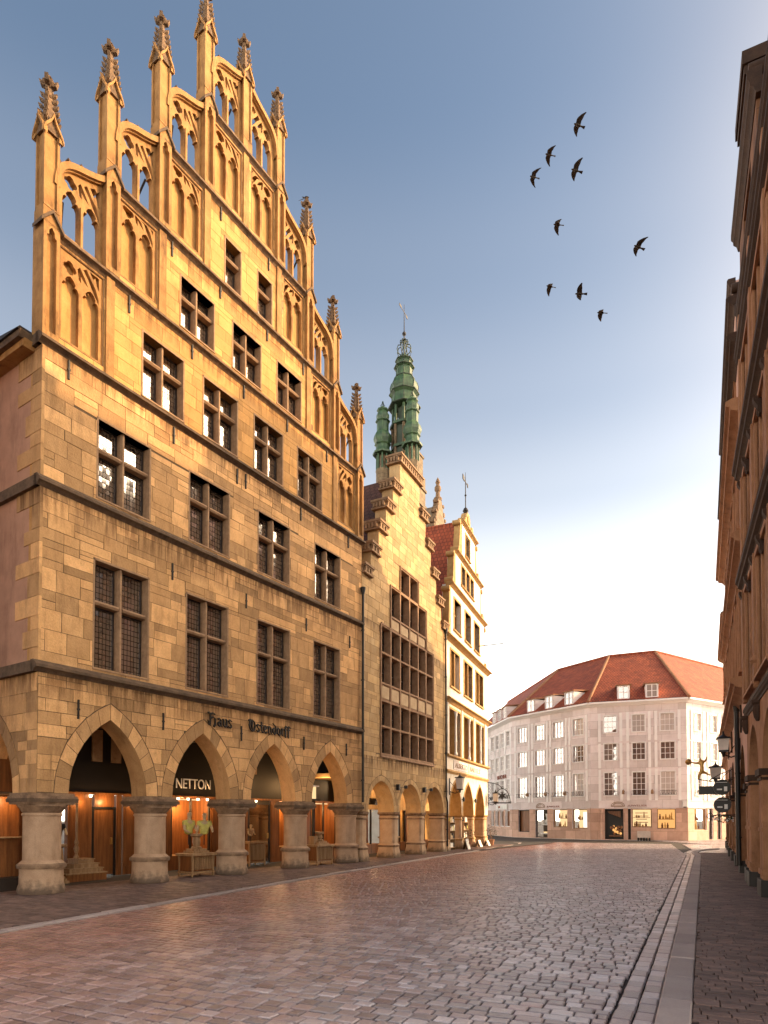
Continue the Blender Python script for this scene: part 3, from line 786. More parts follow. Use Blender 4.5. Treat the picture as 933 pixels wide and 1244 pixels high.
# arcade interior ------------------------------------------------------
SY = 2.8
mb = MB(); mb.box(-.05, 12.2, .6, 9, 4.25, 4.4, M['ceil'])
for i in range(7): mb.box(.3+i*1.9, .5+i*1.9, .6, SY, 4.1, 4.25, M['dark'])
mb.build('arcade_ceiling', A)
sf = empty_part('shopfront', A)
mb = MB(); mb.box(.9, 14.5, SY, SY+.12, 2.42, 3.25, M['black']); mb.box(.9, 14.5, SY+.04, SY+.14, 3.25, 4.25, M['black'])
mb.box(.9, 14.5, SY-.05, SY+.02, 2.36, 2.42, M['wood'])
for x in (1.6, 3.0, 3.6, 5.0, 8.4, 9.2): mb.box(x, x+.3, SY-.02, SY+.04, 3.3, 4.2, M['mull'])
mb.build('fascia', sf)
for x0, x1 in ((.9, 1.15), (1.7, 1.95), (2.3, 3.0), (3.78, 3.95), (4.0, 4.62), (5.3, 5.7), (7.35, 7.9), (8.0, 8.35), (8.9, 9.08), (10.28, 10.7), (12.3, 12.6)):
    mb = MB(); mb.box(x0, x1, SY, SY+.15, .05, 2.36, M['wood']); mb.box(x0+.06, x1-.06, SY-.015, SY, .3, 2.2, M['wood']); mb.build('pilaster', sf)
def door(x0, x1, z1, m, pm):
    mb = MB(); mb.box(x0, x0+.06, SY+.01, SY+.12, .05, z1+.06, M['black']); mb.box(x1-.06, x1, SY+.01, SY+.12, .05, z1+.06, M['black']); mb.box(x0+.06, x1-.06, SY+.01, SY+.12, z1, z1+.06, M['black'])
    mb.box(x0+.06, x1-.06, SY+.04, SY+.09, .1, z1, m); mb.box(x0+.06, x1-.06, SY+.0, SY+.14, z1+.06, 2.36, pm); mb.box(x1-.16, x1-.12, SY-.02, SY+.04, .95, 1.15, M['gold'])
    return mb.build('door', sf)
door(3.02, 3.76, 1.96, M['wood'], M['wood']); door(9.1, 10.26, 2.2, M['shopglass'], M['dark'])
def display(x0, x1, z0, lit):
    mb = MB(); mb.box(x0, x1, SY+.02, SY+.14, .05, z0, M['wood'])
    for a, b in ((x0, x0+.05), (x1-.05, x1), ((x0+x1)/2-.025, (x0+x1)/2+.025)): mb.box(a, b, SY+.03, SY+.1, z0, 2.36, M['dark'])
    mb.box(x0, x1, SY+.9, SY+.95, .3, 2.4, M['wood']); mb.box(x0, x1, SY+.12, SY+.92, z0-.05, z0, M['paleWood']); mb.box(x0, x1, SY+.5, SY+.54, 2.30, 2.34, lit)
    mb.box(x0-.02, x0+.01, SY+.12, SY+.92, z0, 2.4, M['wood']); mb.box(x1-.01, x1+.02, SY+.12, SY+.92, z0, 2.4, M['wood'])
    mb.build('display_window', sf)
display(5.72, 7.33, .5, M['litwarm']); display(10.72, 12.28, .6, M['litwarm']); display(1.2, 1.68, .55, M['litwood']); display(12.65, 14.4, .6, M['litwarm']); display(8.37, 8.88, .5, M['litwood'])
mb = MB(); mb.box(.35, .45, SY, 9, .05, 4.25, M['dark']); mb.box(.45, .9, SY+.02, SY+.1, .05, 4.25, M['wood']); mb.build('return_wall', sf)
# sign lettering
def text(body, name, parent, size, loc, mt, ext=.012, rot=None, width=None, space=1.0):
    cu = bpy.data.curves.new(name, 'FONT'); cu.body = body; cu.size = size; cu.extrude = ext; cu.space_character = space; cu.align_x = 'CENTER'
    t = bpy.data.objects.new(name, cu); COL.objects.link(t)
    bpy.context.view_layer.update()
    me = bpy.data.meshes.new_from_object(t.evaluated_get(bpy.context.evaluated_depsgraph_get()))
    bpy.data.objects.remove(t); bpy.data.curves.remove(cu)
    me.name = name; me.materials.clear(); me.materials.append(mt)
    xs = [v.co.x for v in me.vertices]; w = max(xs)-min(xs); sx = (width/w) if width else 1
    me.transform(Matrix.Rotation(R(90), 4, 'X') @ Matrix.Diagonal((sx, 1, 1, 1)))
    o = bpy.data.objects.new(name, me); COL.objects.link(o); o.parent = parent; o.location = loc
    if rot is not None: o.rotation_euler = (0, 0, R(rot))
    return o
text('NETTON', 'sign_lettering', sf, .46, (6.57, SY-.04, 2.66), M['signwhite'], width=1.42)
for x, y, e_ in ((9.9, 1.6, 18), (12.0, 1.6, 40)): lamp('arcade_lamp', A, (x, y, 3.0), e_*.7)
for x in (2.2, 2.9, 5.9, 6.3, 6.7, 7.1, 9.4, 11.2, 11.8):
    mb = MB(); mb.lathe([(.03, 0), (.04, .03), (.04, .07)], 10, (x, SY-.09, 2.28), M['bulb']); mb.build('spot_light', sf)
for x, e_ in ((5.95, 22), (6.5, 25), (7.1, 22), (3.35, 18), (2.6, 14), (11.4, 25), (4.3, 12), (9.6, 12), (1.45, 8)): lamp('shop_spot', A, (x, SY-.2, 2.15), e_*.26, r=.04)
lamp('window_light', A, (6.5, SY+.5, 2.1), 30); lamp('window_light', A, (11.5, SY+.5, 2.1), 30); lamp('window_light', A, (13.4, SY+.5, 2.1), 30)
# ================================================================== GROUND
def along(path, t):       # point on polyline by Y
    for a, b in zip(path[:-1], path[1:]):
        if a[1] <= t <= b[1]:
            f = (t-a[1])/(b[1]-a[1]); return a[0]+(b[0]-a[0])*f
    return path[-1][0] if t > path[-1][1] else path[0][0]
g = MB(); g.add([(-400, -400, -.035), (400, -400, -.035), (400, 400, -.035), (-400, 400, -.035)], [(0, 1, 2, 3)], M['roadbase'])
struct(g.build('ground', uv=False, sharp=None))
SD = R(25.0); TD = np.array([math.sin(SD), math.cos(SD)]); WD = np.array([math.cos(SD), -math.sin(SD)])
def tw(x, y): return x*TD[0]+y*TD[1], x*WD[0]+y*WD[1]
KL = [(-16, -14), (-11.0, -3), (-5.79, 9.66), (-3.58, 14.92), (-1.66, 19.43), (2.76, 29.13), (6.2, 36.3), (8.6, 41.2), (9.2, 43.5), (8.6, 46.0), (6.0, 49.5), (0, 55)]
KRd = (.4478, .8941)
KR = [(2.16+KRd[0]*t, 5.16+KRd[1]*t) for t in (-22, -10, 0, 10, 20, 27)]+[(15.0, 31.2), (16.3, 33.4), (18.2, 35.2)]
KLtw = [tw(*p) for p in KL[:8]]; KRtw = [tw(*p) for p in KR[:7]]
def wl(t, P): 
    for a, b in zip(P[:-1], P[1:]):
        if a[0] <= t <= b[0]: return a[1]+(b[1]-a[1])*(t-a[0])/(b[0]-a[0])
    a, b = (P[-2], P[-1]) if t > P[-1][0] else (P[0], P[1])
    return a[1]+(b[1]-a[1])*(t-a[0])/(b[0]-a[0])
def pave(name, fl, fr, t0, t1, row, wid, mt, ztop=0., hj=.0035, gap=.014, bev=.013, rgap=.02, dep=.034, seed=1, wob=0., jit=.35, arc=0.):
    rnd = np.random.RandomState(seed); V = []; F = []; n = 0; t = t0
    while t < t1:
        rw = row*rnd.uniform(.9, 1.1)
        a, b = fl(t), fr(t); x = a-rnd.uniform(0, wid)
        while x < b:
            w = wid*rnd.uniform(1-jit, 1+jit); x0, x1 = max(x, a), min(x+w, b); x += w
            if x1-x0 < .05: continue
            g = gap/2; z = ztop+rnd.uniform(-hj, hj)
            ac = arc*((x0+x1)/2-(a+b)/2)**2+(math.sin(x0*.6+t*.3)*wob if wob else 0)
            rg = rgap/2 if gap > .01 else g; q = np.array([[t+rg, x0+g], [t+rg, x1-g], [t+rw-rg, x1-g], [t+rw-rg, x0+g]]); q += rnd.uniform(-.0045, .0045, (4, 2)); q[:, 0] += ac
            c = q.mean(0); ins = c+(q-c)*np.maximum(.55, 1-bev*2/np.array([rw, x1-x0]))
            tl = rnd.uniform(-hj, hj, 4)*.35
            for (tt, ww) in q: V.append((tt*TD[0]+ww*WD[0], tt*TD[1]+ww*WD[1], z-dep))
            for (tt, ww) in q: V.append((tt*TD[0]+ww*WD[0], tt*TD[1]+ww*WD[1], z-bev*.75))
            for (tt, ww), d in zip(ins, tl): V.append((tt*TD[0]+ww*WD[0], tt*TD[1]+ww*WD[1], z+d))
            for i in range(4):
                j = (i+1) % 4; F.append((n+i, n+4+i, n+4+j, n+j)); F.append((n+4+i, n+8+i, n+8+j, n+4+j))
            F.append((n+8, n+11, n+10, n+9)); n += 12
        t += rw
    me = bpy.data.meshes.new(name); me.from_pydata(V, [], [f[::-1] for f in F]); me.materials.append(mt)
    me.polygons.foreach_set('use_smooth', [False]*len(me.polygons)); me.update()
    o = bpy.data.objects.new(name, me); COL.objects.link(o); return struct(o)
gw = .36
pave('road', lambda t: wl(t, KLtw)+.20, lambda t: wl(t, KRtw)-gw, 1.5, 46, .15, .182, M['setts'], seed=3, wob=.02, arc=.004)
# square beyond, coarser
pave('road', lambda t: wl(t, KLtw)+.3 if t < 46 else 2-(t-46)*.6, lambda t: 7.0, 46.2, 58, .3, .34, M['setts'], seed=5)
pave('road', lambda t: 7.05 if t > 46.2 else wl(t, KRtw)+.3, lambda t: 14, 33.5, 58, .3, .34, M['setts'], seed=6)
def band(path, o0, o1, z0, z1, L, mt, name, seed=2, gap=.008):   # row of long stones that follows a line, offset to its right side
    rnd = random.Random(seed); mb = MB(); P = [Vector((*p, 0)) for p in path]; 
    for a, b in zip(P[:-1], P[1:]):
        d = (b-a); l = d.length; d.normalize(); nrm = Vector((d.y, -d.x, 0)); s = 0
        while s < l-.02:
            e_ = min(l, s+L*rnd.uniform(.8, 1.2)); 
            if l-e_ < L*.4: e_ = l
            p, q = a+d*(s+gap/2), a+d*(e_-gap/2); j = rnd.uniform(-.006, .006); k = rnd.uniform(-.004, .004)
            v = [p+nrm*(o0+k), q+nrm*(o0+k), q+nrm*(o1+k), p+nrm*(o1+k)]; bv = .014; c0 = [p+nrm*(o0+k+bv)+d*bv, q+nrm*(o0+k+bv)-d*bv, q+nrm*(o1+k-bv)-d*bv, p+nrm*(o1+k-bv)+d*bv]
            vs = [(x.x, x.y, z0) for x in v]+[(x.x, x.y, z1-bv+j) for x in v]+[(x.x, x.y, z1+j) for x in c0]
            fs = []
            for i in range(4):
                m = (i+1) % 4; fs.append((i, i+4, m+4, m)); fs.append((i+4, i+8, m+8, m+4))
            fs.append((8, 11, 10, 9)); mb.add(vs, fs, mt); s = e_
    return struct(mb.build(name, uv=False, sharp=None))
band(KR, 0, .27, -.03, .045, .95, M['kerb'], 'kerb')
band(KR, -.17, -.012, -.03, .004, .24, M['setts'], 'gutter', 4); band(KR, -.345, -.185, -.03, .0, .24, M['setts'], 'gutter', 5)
band(KL, 0, .19, -.03, .035, .95, M['kerb'], 'kerb', 7)
# pavements
g0 = MB(); 
def sheet(name, pts, z, mt): 
    mb = MB(); mb.add([(x, y, z) for x, y in pts], [tuple(range(len(pts)))[::-1] if sum(pts[i][0]*pts[(i+1) % len(pts)][1]-pts[(i+1) % len(pts)][0]*pts[i][1] for i in range(len(pts))) < 0 else tuple(range(len(pts)))], mt); return struct(mb.build(name, uv=True, sharp=None))
Wn = [W(A, (s, y, 0))[:2] for s, y in ((-14, 0), (0, 0), (12.2, 0))]
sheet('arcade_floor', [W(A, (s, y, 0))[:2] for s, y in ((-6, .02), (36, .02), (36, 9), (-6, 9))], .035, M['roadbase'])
AW = [tw(*W(A, (s, 1.0, 0))[:2]) for s in (-22, 12.2)]+[tw(6.2, 38.4)]
pave('pavement', lambda t: wl(t, AW)-.3, lambda t: wl(t, KLtw)-.005, -2, 40, .105, .21, M['paver'], ztop=.045, hj=.003, gap=.008, bev=.006, seed=8, jit=.15)
RW = [tw(2.0, 1.0), tw(8.3, 13.7), tw(9.5, 16.2), tw(20.5, 37)]
pave('pavement', lambda t: wl(t, KRtw)+.275, lambda t: wl(t, RW)+.6, -1, 34.5, .105, .21, M['paver'], ztop=.045, hj=.003, gap=.008, bev=.006, seed=9, jit=.15)
# ================================================================== HOUSE B : stepped gable
B = thing('stone_house', 'pale sandstone house with a dentilled stepped gable and one tall window grid over round arches', 'house', (-.8545, 24.0805, 0), 90-27)
BW, BC = 8.72, 4.42
bhalf = [(4.34, 11.5), (3.78, 12.55), (3.12, 13.7), (2.47, 14.85), (1.84, 15.97), (1.14, 17.4)]
bar = [1.66, 4.45, 7.22]; bh_, bs, br = 1.14, 1.95, 1.25
mb = MB(); outer = [(.02, bs)]
for c in bar: outer += archpts(c, bs, bh_, br)[0]
outer += [(BW, bs), (BW, 4.0), (.02, 4.0)]
mb.plate(outer, [], 0, .75, M['bjoint'], M['bstone'])
out = [(.02, 4.0), (BW, 4.0)]
zprev = 4.0; right = []; left = []
for h, z in bhalf:
    right += [(min(BC+h, BW), zprev if right else 4.0), (min(BC+h, BW), z)]; zprev = z
right = []; zp = 4.0
for i, (h, z) in enumerate(bhalf): right += [(min(BC+h-.1, BW), zp), (min(BC+h-.1, BW), z-.05)]; zp = z-.05
left = [(max(2*BC-x, .02), z) for x, z in right]
gx = [1.58, 2.47, 3.38, 4.33, 5.25, 6.15, 6.98]
gl = [(1.58, 6.98, 4.25, 9.52), (2.47, 6.15, 9.52, 11.36), (3.38, 5.25, 11.36, 12.45)]
gout = [(1.58, 4.25), (6.98, 4.25), (6.98, 9.52), (6.15, 9.52), (6.15, 11.36), (5.25, 11.36), (5.25, 12.45), (3.38, 12.45), (3.38, 11.36), (2.47, 11.36), (2.47, 9.52), (1.58, 9.52)]
poly = right+left[::-1]
mb.plate(poly, [gout], 0, .5, M['bjoint'], M['bstone']); mb.build('wall', B)
mb = MB(); bho = [(a-.01, b+.01, c-.01, d+.01) for a, b, c, d in gl]; bA = archpts(0, bs, bh_, br)
ashlar(mb, (.03, BW, bs+.01, 4.0), [], M['bstone'], (.24, .34), (.35, .75), arches=[(c, bs, bh_, bA[1]+.22, bA[2]) for c in bar], split=.1)
for c in bar: voussoirs(mb, c, bs, bh_, br, .21, 7, M['bstone'])
ashlar(mb, (.03, BW, 4.0, 11.3), bho, M['bstone'], (.26, .36), (.35, .8), split=.12, proud=.007)
for (h, z), (h1, z1) in zip(bhalf[1:], bhalf[:-1]):
    ashlar(mb, (max(BC-h+.1, .03), min(BC+h-.1, BW), z1-.05 if z1 > 11.6 else 11.3, z-.05), bho, M['bstone'], (.26, .36), (.35, .8), split=.12, proud=.007)
mb.build('ashlar_facing', B)
# dentilled caps
def dcap(x0, x1):
    mb = MB(); h = .40; mb.box(x0-.08, x1+.08, -.18, .62, h-.09, h, M['bcap']); mb.box(x0-.05, x1+.05, -.14, .6, h-.14, h-.09, M['bcap']); mb.box(x0-.06, x1+.06, -.14, .6, 0, .07, M['bcap']); mb.box(x0-.02, x1+.02, -.03, .55, .07, h-.14, M['bcap'])
    n = max(3, int((x1-x0)/.19)); w = (x1-x0)/n
    for i in range(n): mb.box(x0+i*w+w*.2, x0+i*w+w*.72, -.13, -.03, .07, h-.14, M['bcap'])
    for i in range(4):
        y = -.02+i*.15
        for sx in (x0-.02, x1+.02): mb.box(min(sx, sx+(-.08 if sx < (x0+x1)/2 else .08)), max(sx, sx+(-.08 if sx < (x0+x1)/2 else .08)), y, y+.08, .07, h-.14, M['bcap'])
    return mb
for i, (h, z) in enumerate(bhalf):
    if i == len(bhalf)-1: dcap(BC-h, BC+h).build('dentil_cap', B, (0, 0, z-.42)); break
    hn = bhalf[i+1][0]
    dcap(max(BC-h, .02), BC-hn+.06).build('dentil_cap', B, (0, 0, z-.42))
    dcap(BC+hn-.06, min(BC+h, BW+.02)).build('dentil_cap', B, (0, 0, z-.42))
# window grid
mb = MB(); m = M['bmull']; rowz = [(4.33, 5.37), (5.45, 6.42), (7.2, 8.36), (8.44, 9.46), (10.12, 11.3), (11.42, 12.39)]
cells = []; pan = []
for ri, (z0, z1) in enumerate(rowz):
    cols = range(6) if ri < 4 else (range(1, 5) if ri == 4 else range(2, 4))
    for c in cols: cells.append((gx[c]+.05, gx[c+1]-.05, z0, z1))
for c in range(2, 4): pass
for c in range(6): pan.append((gx[c]+.05, gx[c+1]-.05, 6.5, 7.12))
for c in range(1, 5): pan.append((gx[c]+.05, gx[c+1]-.05, 9.54, 10.04))
mb.plate(gout, [rectloop(*c) for c in cells]+[rectloop(*c) for c in pan], -.03, .34, m)
mb.ribbon(gout[::-1]+[gout[-1]], .075, -.06, .1, m)
mb.prof([(-.09, 4.15), (.1, 4.15), (.1, 4.25), (-.05, 4.25)][::-1], 1.5, 7.06, m)
mb.build('mullion_frame', B)
pc = {}
for (x0, x1, z0, z1) in cells:
    key = round(z1-z0, 2), round(x1-x0, 2)
    if key not in pc:
        w, h = x1-x0, z1-z0; g = MB(); b = .035
        g.box(0, b, .27, .32, 0, h, M['sash']); g.box(w-b, w, .27, .32, 0, h, M['sash']); g.box(b, w-b, .27, .32, 0, b, M['sash']); g.box(b, w-b, .27, .32, h-b, h, M['sash']); g.box(b, w-b, .275, .31, h*.42, h*.42+.03, M['sash'])
        g.add([(b, .3, b), (w-b, .3, b), (w-b, .3, h-b), (b, .3, h-b)], [(0, 1, 2, 3)], M['glassB']); pc[key] = g.build('window_pane', B, (x0, 0, z0))
    else: inst(pc[key], B, (x0, 0, z0))
pp = {}
for (x0, x1, z0, z1) in pan:
    key = round(z1-z0, 2), round(x1-x0, 2)
    if key not in pp:
        w, h = x1-x0, z1-z0; g = MB(); g.box(0, w, .02, .3, 0, h, M['bmull']); g.box(.07, w-.07, -.005, .02, .07, h-.07, M['bpanel']); pp[key] = g.build('stone_panel', B, (x0, 0, z0))
    else: inst(pp[key], B, (x0, 0, z0))
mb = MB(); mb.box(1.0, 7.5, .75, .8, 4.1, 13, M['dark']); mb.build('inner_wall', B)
mb = MB()                                         # faint ceiling lamps seen through the panes
for x, z in ((2.0, 9.2), (3.0, 9.15), (4.0, 7.95), (5.6, 8.9), (2.2, 6.1), (4.8, 6.0), (6.5, 8.9), (3.9, 10.9)): mb.box(x-.18, x+.18, .60, .66, z-.02, z+.02, M['litwhite'])
# piers
def pier(mb, x, w, d, top, m, mc, y0=.02):
    def rr(x0, x1, y0_, y1, z0, z1, c=.07):
        p = [(x0+c, y0_), (x1-c, y0_), (x1, y0_+c), (x1, y1-c), (x1-c, y1), (x0+c, y1), (x0, y1-c), (x0, y0_+c)]
        return p
    lv = [(.09, .05, m), (.09, .16, m), (.045, .42, m), (.04, .50, m), (.06, .52, mc), (.06, .58, mc), (.02, .62, m), (0, .66, m), (0, top-.30, m), (.03, top-.28, mc), (.03, top-.23, mc), (.0, top-.21, m), (0, top-.14, m), (.07, top-.08, mc), (.07, top, mc)]
    V = []; 
    for e_, z, _ in lv:
        for (px, py) in rr(x-w/2-e_, x+w/2+e_, y0-e_, y0+d+e_, 0, 0): V.append((px, py, z))
    for j in range(len(lv)-1):
        fs = [(j*8+i, j*8+(i+1) % 8, (j+1)*8+(i+1) % 8, (j+1)*8+i) for i in range(8)]
        b = len(mb.v)
        mb.add(V, [], m) if j == 0 else None
        base = len(mb.v)-len(V)
        for f in fs: mb.f.append(tuple(base+i for i in f)); mb.m.append(mb.mi(lv[j+1][2]))
    base = len(mb.v)-len(V); mb.f.append(tuple(base+(len(lv)-1)*8+i for i in range(8))); mb.m.append(mb.mi(mc))
mb = MB(); pier(mb, 0, .46, .70, bs, M['bcol'], M['capital']); bp = mb.build('pier', B, (.27, 0, 0))
for x in (3.05, 5.83, 8.42): inst(bp, B, (x, 0, 0))
mb = MB(); mb.box(.0, BW, .75, 8, 3.3, 3.45, M['bstone']); mb.build('arcade_ceiling', B)
bsf = empty_part('shopfront', B)
mb = MB(); mb.box(2.2, BW+4, 2.3, 2.4, 2.1, 3.4, M['bstone']); mb.box(2.35, 3.9, 2.3, 2.45, .05, 2.1, M['paleWood']); mb.box(6.3, 7.5, 2.28, 2.4, .05, 2.1, M['dark']); mb.box(8.9, 10.0, 2.28, 2.4, .05, 2.1, M['wood']); mb.build('shop_wall', bsf)
mb = MB()
for a, b in ((3.95, 6.25), (7.55, 8.85), (10.05, 12.6)):
    for x in (a, (a+b)/2-.03, b-.06): mb.box(x, x+.06, 2.3, 2.38, .05, 2.1, M['dark'])
    mb.box(a, b, 2.3, 2.42, .05, .5, M['wood']); mb.box(a, b, 3.1, 3.15, .4, 2.2, M['wood']); mb.box(a, b, 2.42, 3.1, .46, .5, M['paleWood']); mb.box(a+.2, b-.2, 2.7, 2.74, 2.02, 2.06, M['litwarm'])
mb.build('display_window', bsf)
for x in (3.1, 5.1, 8.2, 11): lamp('arcade_lamp', B, (x, 1.5, 3.1), 16, (1, .62, .3))
for x in (5.1, 8.2, 11): lamp('window_light', B, (x, 2.75, 1.95), 14)
mb = MB(); mb.box(0, 1.25, -.03, .03, 0, .28, M['black']); mb.tube([(.15, 0, .28), (.15, 0, .9)], .012, 6, M['black']); mb.tube([(1.1, 0, .28), (1.1, 0, .9)], .012, 6, M['black'])
sg = tag(mb.build('hanging_sign'), 'black hanging shop sign with small white lettering under the first round arch', 'sign'); sg.location = W(B, (2.48, 1.0, 2.27)); sg.rotation_euler = (0, 0, R(63))
text('gruening', 'sign_lettering', sg, .15, (.72, -.035, .06), M['signwhite'], ext=.004); 
mb = MB(); mb.lathe([(.02, .0), (.05, .03), (.02, .06)], 8, (.62, -.035, .2), M['signwhite']); mb.build('sign_emblem', sg)
# flood lamps on arms at the arch heads
fl = None
mb = MB(); mb.box(-.05, .05, -.16, -.02, -.12, .12, M['black']); mb.tube([(.0, -.1, 0), (.55, -.16, .02)], .014, 6, M['iron']); mb.lathe([(.03, -.06), (.075, -.05), (.085, .05), (.05, .08)], 10, (.6, -.16, .02), M['black'])
for x in (3.02, 5.8):
    if fl is None: fl = mb.build('arm_lamp', B, (x, 0, 3.0))
    else: inst(fl, B, (x, 0, 3.0))
mb = MB(); mb.hexa([(-.05, .5, 10.9), (BW+.05, .5, 10.9), (BW+.05, 9, 10.9), (-.05, 9, 10.9), (BC-.05, .5, 17.0), (BC+.05, .5, 17.0), (BC+.05, 9, 17.0), (BC-.05, 9, 17.0)], M['browntile']); mb.build('roof', B)
drain('drainpipe', B, 8.50, .3, 11.0, jog=2.75)

# ================================================================== HOUSE C : white gabled house
C = thing('plastered_house', 'white plastered corner house with ochre trim, scrolled gable and red tiled roof', 'house', (3.1179, 31.8768, 0), 90-22)
CW, CC = 9.2, 4.62
car = [1.64, 4.28, 7.04]; ch, cs, crs = 1.13, 1.9, 1.72
mb = MB(); outer = [(.02, cs)]
for c in car: outer += archpts(c, cs, ch if c < 7 else 1.1, crs)[0]
outer += [(CW, cs), (CW, 4.9), (.02, 4.9)]
mb.plate(outer, [], 0, .75, M['white'], M['ochre'])
cw = {1: [(.5, 2.64), (3.36, 5.38), (6.1, 8.1)], 2: [(.8, 2.45), (3.5, 5.25), (6.15, 7.95)], 3: [(1.5, 2.75), (3.75, 4.95), (5.85, 7.05)], 4: [(3.0, 3.72), (3.98, 4.7), (4.95, 5.65)], 5: [(3.9, 4.8)]}
cz = {1: (4.95, 7.3), 2: (8.52, 10.38), 3: (11.62, 13.25), 4: (14.5, 15.55), 5: (16.45, 17.65)}
gab = [(4.3, 10.95), (3.78, 13.85), (2.85, 15.95), (1.5, 18.1), (.9, 18.1)]
out = [(.02, 4.9), (CW, 4.9), (CW, 10.95), (CC+3.75, 10.95), (CC+3.75, 13.85), (CC+2.8, 13.85), (CC+2.8, 15.95), (CC+1.45, 15.95), (CC+1.45, 18.1), (CC-1.45, 18.1), (CC-1.45, 15.95), (CC-2.8, 15.95), (CC-2.8, 13.85), (CC-3.75, 13.85), (CC-3.75, 10.95), (.02, 10.95)]
mb.plate(out, [rectloop(a, b, *cz[r]) for r in cw for a, b in cw[r]], 0, .45, M['white'])
mb.build('wall', C)
for c in car: mb = MB(); voussoirs(mb, c, cs, ch if c < 7 else 1.1, crs, .11, 5, M['ochre'], proud=.03); mb.build('arch_moulding', C)
for z, a, b, d, h in ((4.9, -.02, CW+.12, .16, .1), (4.12, 0, CW+.06, .09, .14), (7.78, 0, CW+.16, .26, .22), (10.95, -.1, CW+.2, .3, .2), (13.85, CC-3.95, CC+3.95, .22, .16), (15.95, CC-3.0, CC+3.0, .2, .15), (18.1, CC-1.65, CC+1.65, .2, .15)):
    mb = MB(); mb.prof([(.2, z-h), (.2, z+.06), (-d*.5, z+.06), (-d, z+.0), (-d, z-.05), (-d*.55, z-.08), (-.03, z-h)], a, b, M['ochre']); mb.build('cornice', C)
def cwin(w, h, n, tr=None, deep=.32):
    mb = MB(); o = M['ochre']; f = .11
    mb.box(-f, 0, -.035, .3, -.0, h+f, o); mb.box(w, w+f, -.035, .3, 0, h+f, o); mb.box(0, w, -.035, .3, h, h+f, o); mb.prof([(-.1, -.1), (.3, -.1), (.3, 0), (-.06, 0)][::-1], -f-.04, w+f+.04, o)
    for i in range(1, n): mb.box(w*i/n-.055, w*i/n+.055, 0, .3, 0, h, o)
    if tr: mb.box(0, w, .06, .28, h*tr, h*tr+.08, o)
    return mb
for r in cw:
    fst = None; ps = {}
    for (a, b) in cw[r]:
        w, (z0, z1) = b-a, cz[r]; h = z1-z0; n = {1: 2, 2: 2, 3: 1, 4: 1, 5: 1}[r]
        o = cwin(w, h, n).build('window', C, (a, 0, z0))
        for i in range(n):
            x0 = w*i/n+(.055 if i else 0); x1 = w*(i+1)/n-(.055 if i < n-1 else 0); pw = x1-x0; g = MB()
            g.add([(0, .26, 0), (pw, .26, 0), (pw, .26, h), (0, .26, h)], [(0, 1, 2, 3)], M['glassB'])
            for q in (0, pw-.05): g.box(q, q+.05, .22, .28, 0, h, M['ochre'])
            g.box(.05, pw-.05, .22, .28, h*.62, h*.62+.05, M['ochre']); g.box(.05, pw-.05, .22, .28, 0, .05, M['ochre']); g.box(.05, pw-.05, .22, .28, h-.05, h, M['ochre'])
            g.build('casement', o, (x0, 0, 0))
# slender columns in the first-floor windows
colm = None
for a, b in cw[1]:
    mb = MB(); mb.lathe([(.09, 0), (.09, .12), (.055, .18), (.055, .7), (.075, .74), (.055, .78), (.05, 2.0), (.08, 2.12), (.1, 2.3)], 12, (0, 0, 0), M['ewhite'])
    if colm is None: colm = mb.build('window_column', C, ((a+b)/2, -.06, 4.98))
    else: inst(colm, C, ((a+b)/2, -.06, 4.98))
# first-floor frame pilasters
for x in (.25, 3.0, 5.75, 8.5):
    mb = MB(); mb.box(x-.14, x+.14, -.05, .02, 4.98, 7.55, M['white']); mb.build('pilaster', C)
# sign panels
for i, (x0, x1, wd) in enumerate(((1.3, 4.3, 'ALBERTO'), (4.45, 7.2, 'BARTELS'))):
    mb = MB(); mb.box(x0, x1, -.03, .01, 4.26, 4.72, M['ewall']); p = mb.build('sign_panel', C)
    text(wd, 'sign_lettering', p, .36, ((x0+x1)/2, -.035, 4.36), M['mull'], width=(x1-x0)*.84, ext=.006)
# scrolls of the gable
def scroll(mb, x, z, w, h, sg, m):
    L = bez([(x, z), (x+sg*w*.9, z+h*.05), (x+sg*w*.15, z+h*.55), (x+sg*w*.35, z+h)], 12)
    for a, b in zip(L[:-1], L[1:]):
        p = [(x, a[1]), (a[0], a[1]), (b[0], b[1]), (x, b[1])]
        if sg < 0: p = p[::-1]
        if area(p) > 1e-5: mb.prism(p, .02, .36, m)
    mb.lathe([(.19, 0), (.2, .05), (.2, .44), (.19, .48)], 14, (0, 0, 0), m) if False else None
    n = 14; c = (x+sg*w*.62, z+.17)
    poly = [(c[0]+.19*math.cos(2*math.pi*i/n), c[1]+.19*math.sin(2*math.pi*i/n)) for i in range(n)]; mb.prism(poly, -.05, .42, m)
    c = (x+sg*w*.4, z+h-.08); poly = [(c[0]+.14*math.cos(2*math.pi*i/n), c[1]+.14*math.sin(2*math.pi*i/n)) for i in range(n)]; mb.prism(poly, -.04, .4, m)
for (hw, z, w, h) in ((3.75, 11.1, .62, 2.5), (2.8, 14.0, .85, 1.75), (1.45, 16.1, 1.1, 1.85)):
    for sg in (1, -1):
        mb = MB(); scroll(mb, CC+sg*hw, z, w, h, sg, M['ochre']); mb.build('volute', C)
mb = MB(); n = 16
pl = [(CC-1.1, 18.15), (CC+1.1, 18.15), (CC+.85, 18.45), (CC+.45, 18.6), (CC+.42, 18.9), (CC+.2, 19.15), (CC-.2, 19.15), (CC-.42, 18.9), (CC-.45, 18.6), (CC-.85, 18.45)]
mb.plate(pl, [], .0, .34, M['ochre'])
for sx in (-.72, .72): mb.prism([(CC+sx+.22*math.cos(2*math.pi*i/n), 18.42+.22*math.sin(2*math.pi*i/n)) for i in range(n)], -.05, .38, M['ochre'])
